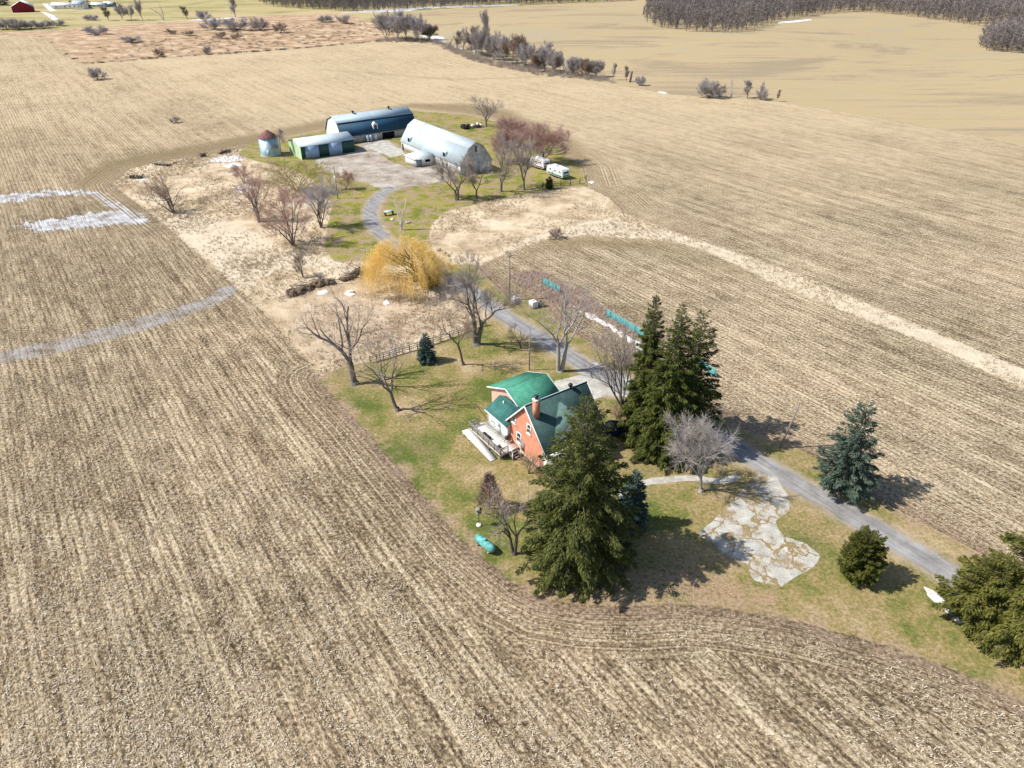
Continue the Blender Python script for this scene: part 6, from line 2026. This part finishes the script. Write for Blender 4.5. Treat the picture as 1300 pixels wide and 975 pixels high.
x_, y_ = g(612, 531); o = empty("fallen_branch", (x_, y_, 0), 0, "short dark pole leaning on the lawn left of the white wing", "branch"); m = MB(); m.tubes([(.9, -.6, 0)], [(-.9, .6, 2.0)], .07, .05, 6); m.build("limb", B_DARK, o)

# scrap heap beyond the white barn
x_, y_ = g(600, 162)
o = empty("scrap_heap", (x_, y_, 0), A35, "black and white scrap heap on bare ground beyond the white barn", "scrap heap")
rn = random.Random(12)


def torus(c, R_, r_, tilt, rz, n=16, k=8):
    V = []
    for i in range(n):
        a = 2 * pi * i / n
        for j in range(k):
            b = 2 * pi * j / k
            p_ = np.array([(R_ + r_ * cos(b)) * cos(a), (R_ + r_ * cos(b)) * sin(a), r_ * sin(b)])
            p_ = np.array([p_[0], p_[1] * cos(tilt) - p_[2] * sin(tilt), p_[1] * sin(tilt) + p_[2] * cos(tilt)])
            V.append((p_[0] * cos(rz) - p_[1] * sin(rz) + c[0], p_[0] * sin(rz) + p_[1] * cos(rz) + c[1], p_[2] + c[2]))
    F = [(i * k + j, ((i + 1) % n) * k + j, ((i + 1) % n) * k + (j + 1) % k, i * k + (j + 1) % k) for i in range(n) for j in range(k)]
    return V, F


for _ in range(16):
    m = MB(); m.add(*torus((rn.uniform(-3.8, 3.8), rn.uniform(-1.6, 1.6), rn.uniform(.3, 1.1)), rn.uniform(.5, .75), .2, rn.uniform(0, 1.4), rn.uniform(0, 6)))
    m.build("tyre", M_DARK, o, True)
for _ in range(9):
    m = MB(); m.cbox((rn.uniform(-3.5, 3.5), rn.uniform(-1.5, 1.5), rn.uniform(.6, 1.5)), (rn.uniform(.6, 1.6), rn.uniform(.4, 1.0), rn.uniform(.05, .5)), rn.uniform(0, 3), tilt=rn.uniform(-.4, .4))
    m.build("scrap_panel", M_WHITE if _ % 3 else M_WOODG, o)

# ------------------------------------------------------------------ loose residue and grass tufts near the camera
nr = np.random.default_rng(21)
NC = 150000
Y = 27 + (160 - 27) * nr.uniform(0, 1, NC) ** 1.5
dep = Y * cos(PITCH) + CAMH * sin(PITCH)
X = nr.uniform(-1.08, 1.08, NC) * dep * 650 / FOC
Q = np.column_stack([X, Y])
inl = sdist(Q, PL_LAWN)
ac = X * -UY + Y * UX
al = X * UX + Y * UY
rowc = np.where(-inl < 6.0 + 3 * np.sin(X * .12) * np.sin(Y * .1), -inl, ac)
ph = np.cos(rowc / 0.92 * 2 * pi + 0.8 * np.sin(al * .31))
# combine passes leave uneven swaths, each wandering in strength along its length
sw = np.zeros(NC)
for k_ in range(7):
    f_ = nr.uniform(.25, 1.6); sw += np.sin(rowc * f_ + nr.uniform(0, 6) + nr.uniform(.3, 1.2) * np.sin(al * nr.uniform(.02, .09) + nr.uniform(0, 6))) / 3.2
bl = np.sin(X * .19 + 1) * np.sin(Y * .23) + np.sin(X * .07 + Y * .05 + 2)
keep = nr.uniform(0, 1, NC) < np.clip(0.21 + 0.10 * (ac > 70) + np.where(-inl < 8, 0.10, 0.24) * ph * np.clip(0.5 + 0.9 * np.sin(rowc * .37 + .5) * np.sin(al * .045 + rowc * .11), 0, 1) + 0.22 * sw + 0.16 * bl, 0.03, 1)
Q = Q[keep]
k_ = nr.integers(2, 10, len(Q))
Q = np.repeat(Q, k_, 0)
Q = Q + np.column_stack([nr.normal(0, 1, len(Q)) * 0.15, nr.normal(0, 1, len(Q)) * 0.15])
inl = sdist(Q, PL_LAWN); ind = np.maximum(sdist(Q, PL_DRY1), sdist(Q, PL_DRY2)); inf_ = sdist(Q, PL_FARM)
ok = (inl < -0.4) & (ind < -0.3) & (inf_ < -0.5) & (np.maximum(sdist(Q, PL_MUD), sdist(Q, PL_ICE2)) < 0) & (nr.random(len(Q)) < np.clip(0.25 - inl / 5.0, 0, 1))
Q = Q[ok]; n = len(Q)
a = ROWDIR + nr.normal(0, 0.8, n)
ln = nr.uniform(0.08, 0.30, n); wd = nr.uniform(0.022, 0.06, n)
d = np.column_stack([np.cos(a), np.sin(a)]) * (ln / 2)[:, None]
q = np.column_stack([-np.sin(a), np.cos(a)]) * (wd / 2)[:, None]
za, zb = 0.02 + nr.uniform(0, .06, n), 0.02 + nr.uniform(0, .20, n) * (nr.random(n) < .6)
V = np.stack([np.column_stack([Q - d - q, za]), np.column_stack([Q - d + q, za]), np.column_stack([Q + d + q, zb]), np.column_stack([Q + d - q, zb])], 1).reshape(-1, 3)
t = NT("corn_residue")
c_ = t.ramp(t.island(), [(0.0, (0.24, 0.175, 0.115)), (0.3, (0.42, 0.335, 0.228)), (0.75, (0.60, 0.51, 0.375)), (1.0, (0.78, 0.71, 0.58))])
o = MB().add(V, np.arange(len(V)).reshape(-1, 4)).build("corn_residue", t.done(t.bsdf(c_, 0.9, 0.08)))
tag(o, "pale broken corn stalks scattered over the ploughed rows", "corn residue", kind='stuff')

# tufts of dead grass
lo, hi = np.minimum(PL_DRY1.min(0), PL_DRY2.min(0)), np.array([75.0, 240.0])
Q = nr.uniform(lo, hi, (150000, 2))
s1 = np.maximum(sdist(Q, PL_DRY1), sdist(Q, PL_DRY2))
s2 = np.maximum(np.maximum(sdist(Q, PL_LAWN), sdist(Q, PL_FARM)), np.maximum(line_sd(Q, DRIVE, 2.2), sdist(Q, PL_YARDG)))
clump = np.sin(Q[:, 0] * .31 + 2) * np.sin(Q[:, 1] * .27) + np.sin(Q[:, 0] * .11 - Q[:, 1] * .09)
Q = Q[(s1 > 0) & (s2 < -0.2) & (nr.uniform(0, 1, len(Q)) < 0.35 + 0.3 * clump)][:24000]
k = 5
B = np.repeat(Q, k, 0) + nr.normal(0, .12, (len(Q) * k, 2))
n = len(B)
hh_ = nr.uniform(.18, .6, n); a = nr.uniform(0, 2 * pi, n)
w_ = np.column_stack([np.cos(a), np.sin(a)]) * 0.05
tipo = nr.normal(0, .22, (n, 2))
V = np.stack([np.column_stack([B - w_, np.zeros(n)]), np.column_stack([B + w_, np.zeros(n)]), np.column_stack([B + tipo, hh_])], 1).reshape(-1, 3)
t = NT("dead_grass_blades")
c_ = t.ramp(t.math('ADD', t.math('MULTIPLY', t.island(), .6), t.math('MULTIPLY', t.noise(t.coord(), .12, 3), .4)), [(0.2, (0.34, 0.255, 0.17)), (0.5, (0.54, 0.445, 0.31)), (0.8, (0.68, 0.60, 0.46))])
o = MB().add(V, np.arange(len(V)).reshape(-1, 3)).build("dead_grass", t.done(t.bsdf(c_, 0.95, 0.05)))
tag(o, "pale dead grass tufts over the rough ground", "grass", kind='stuff')
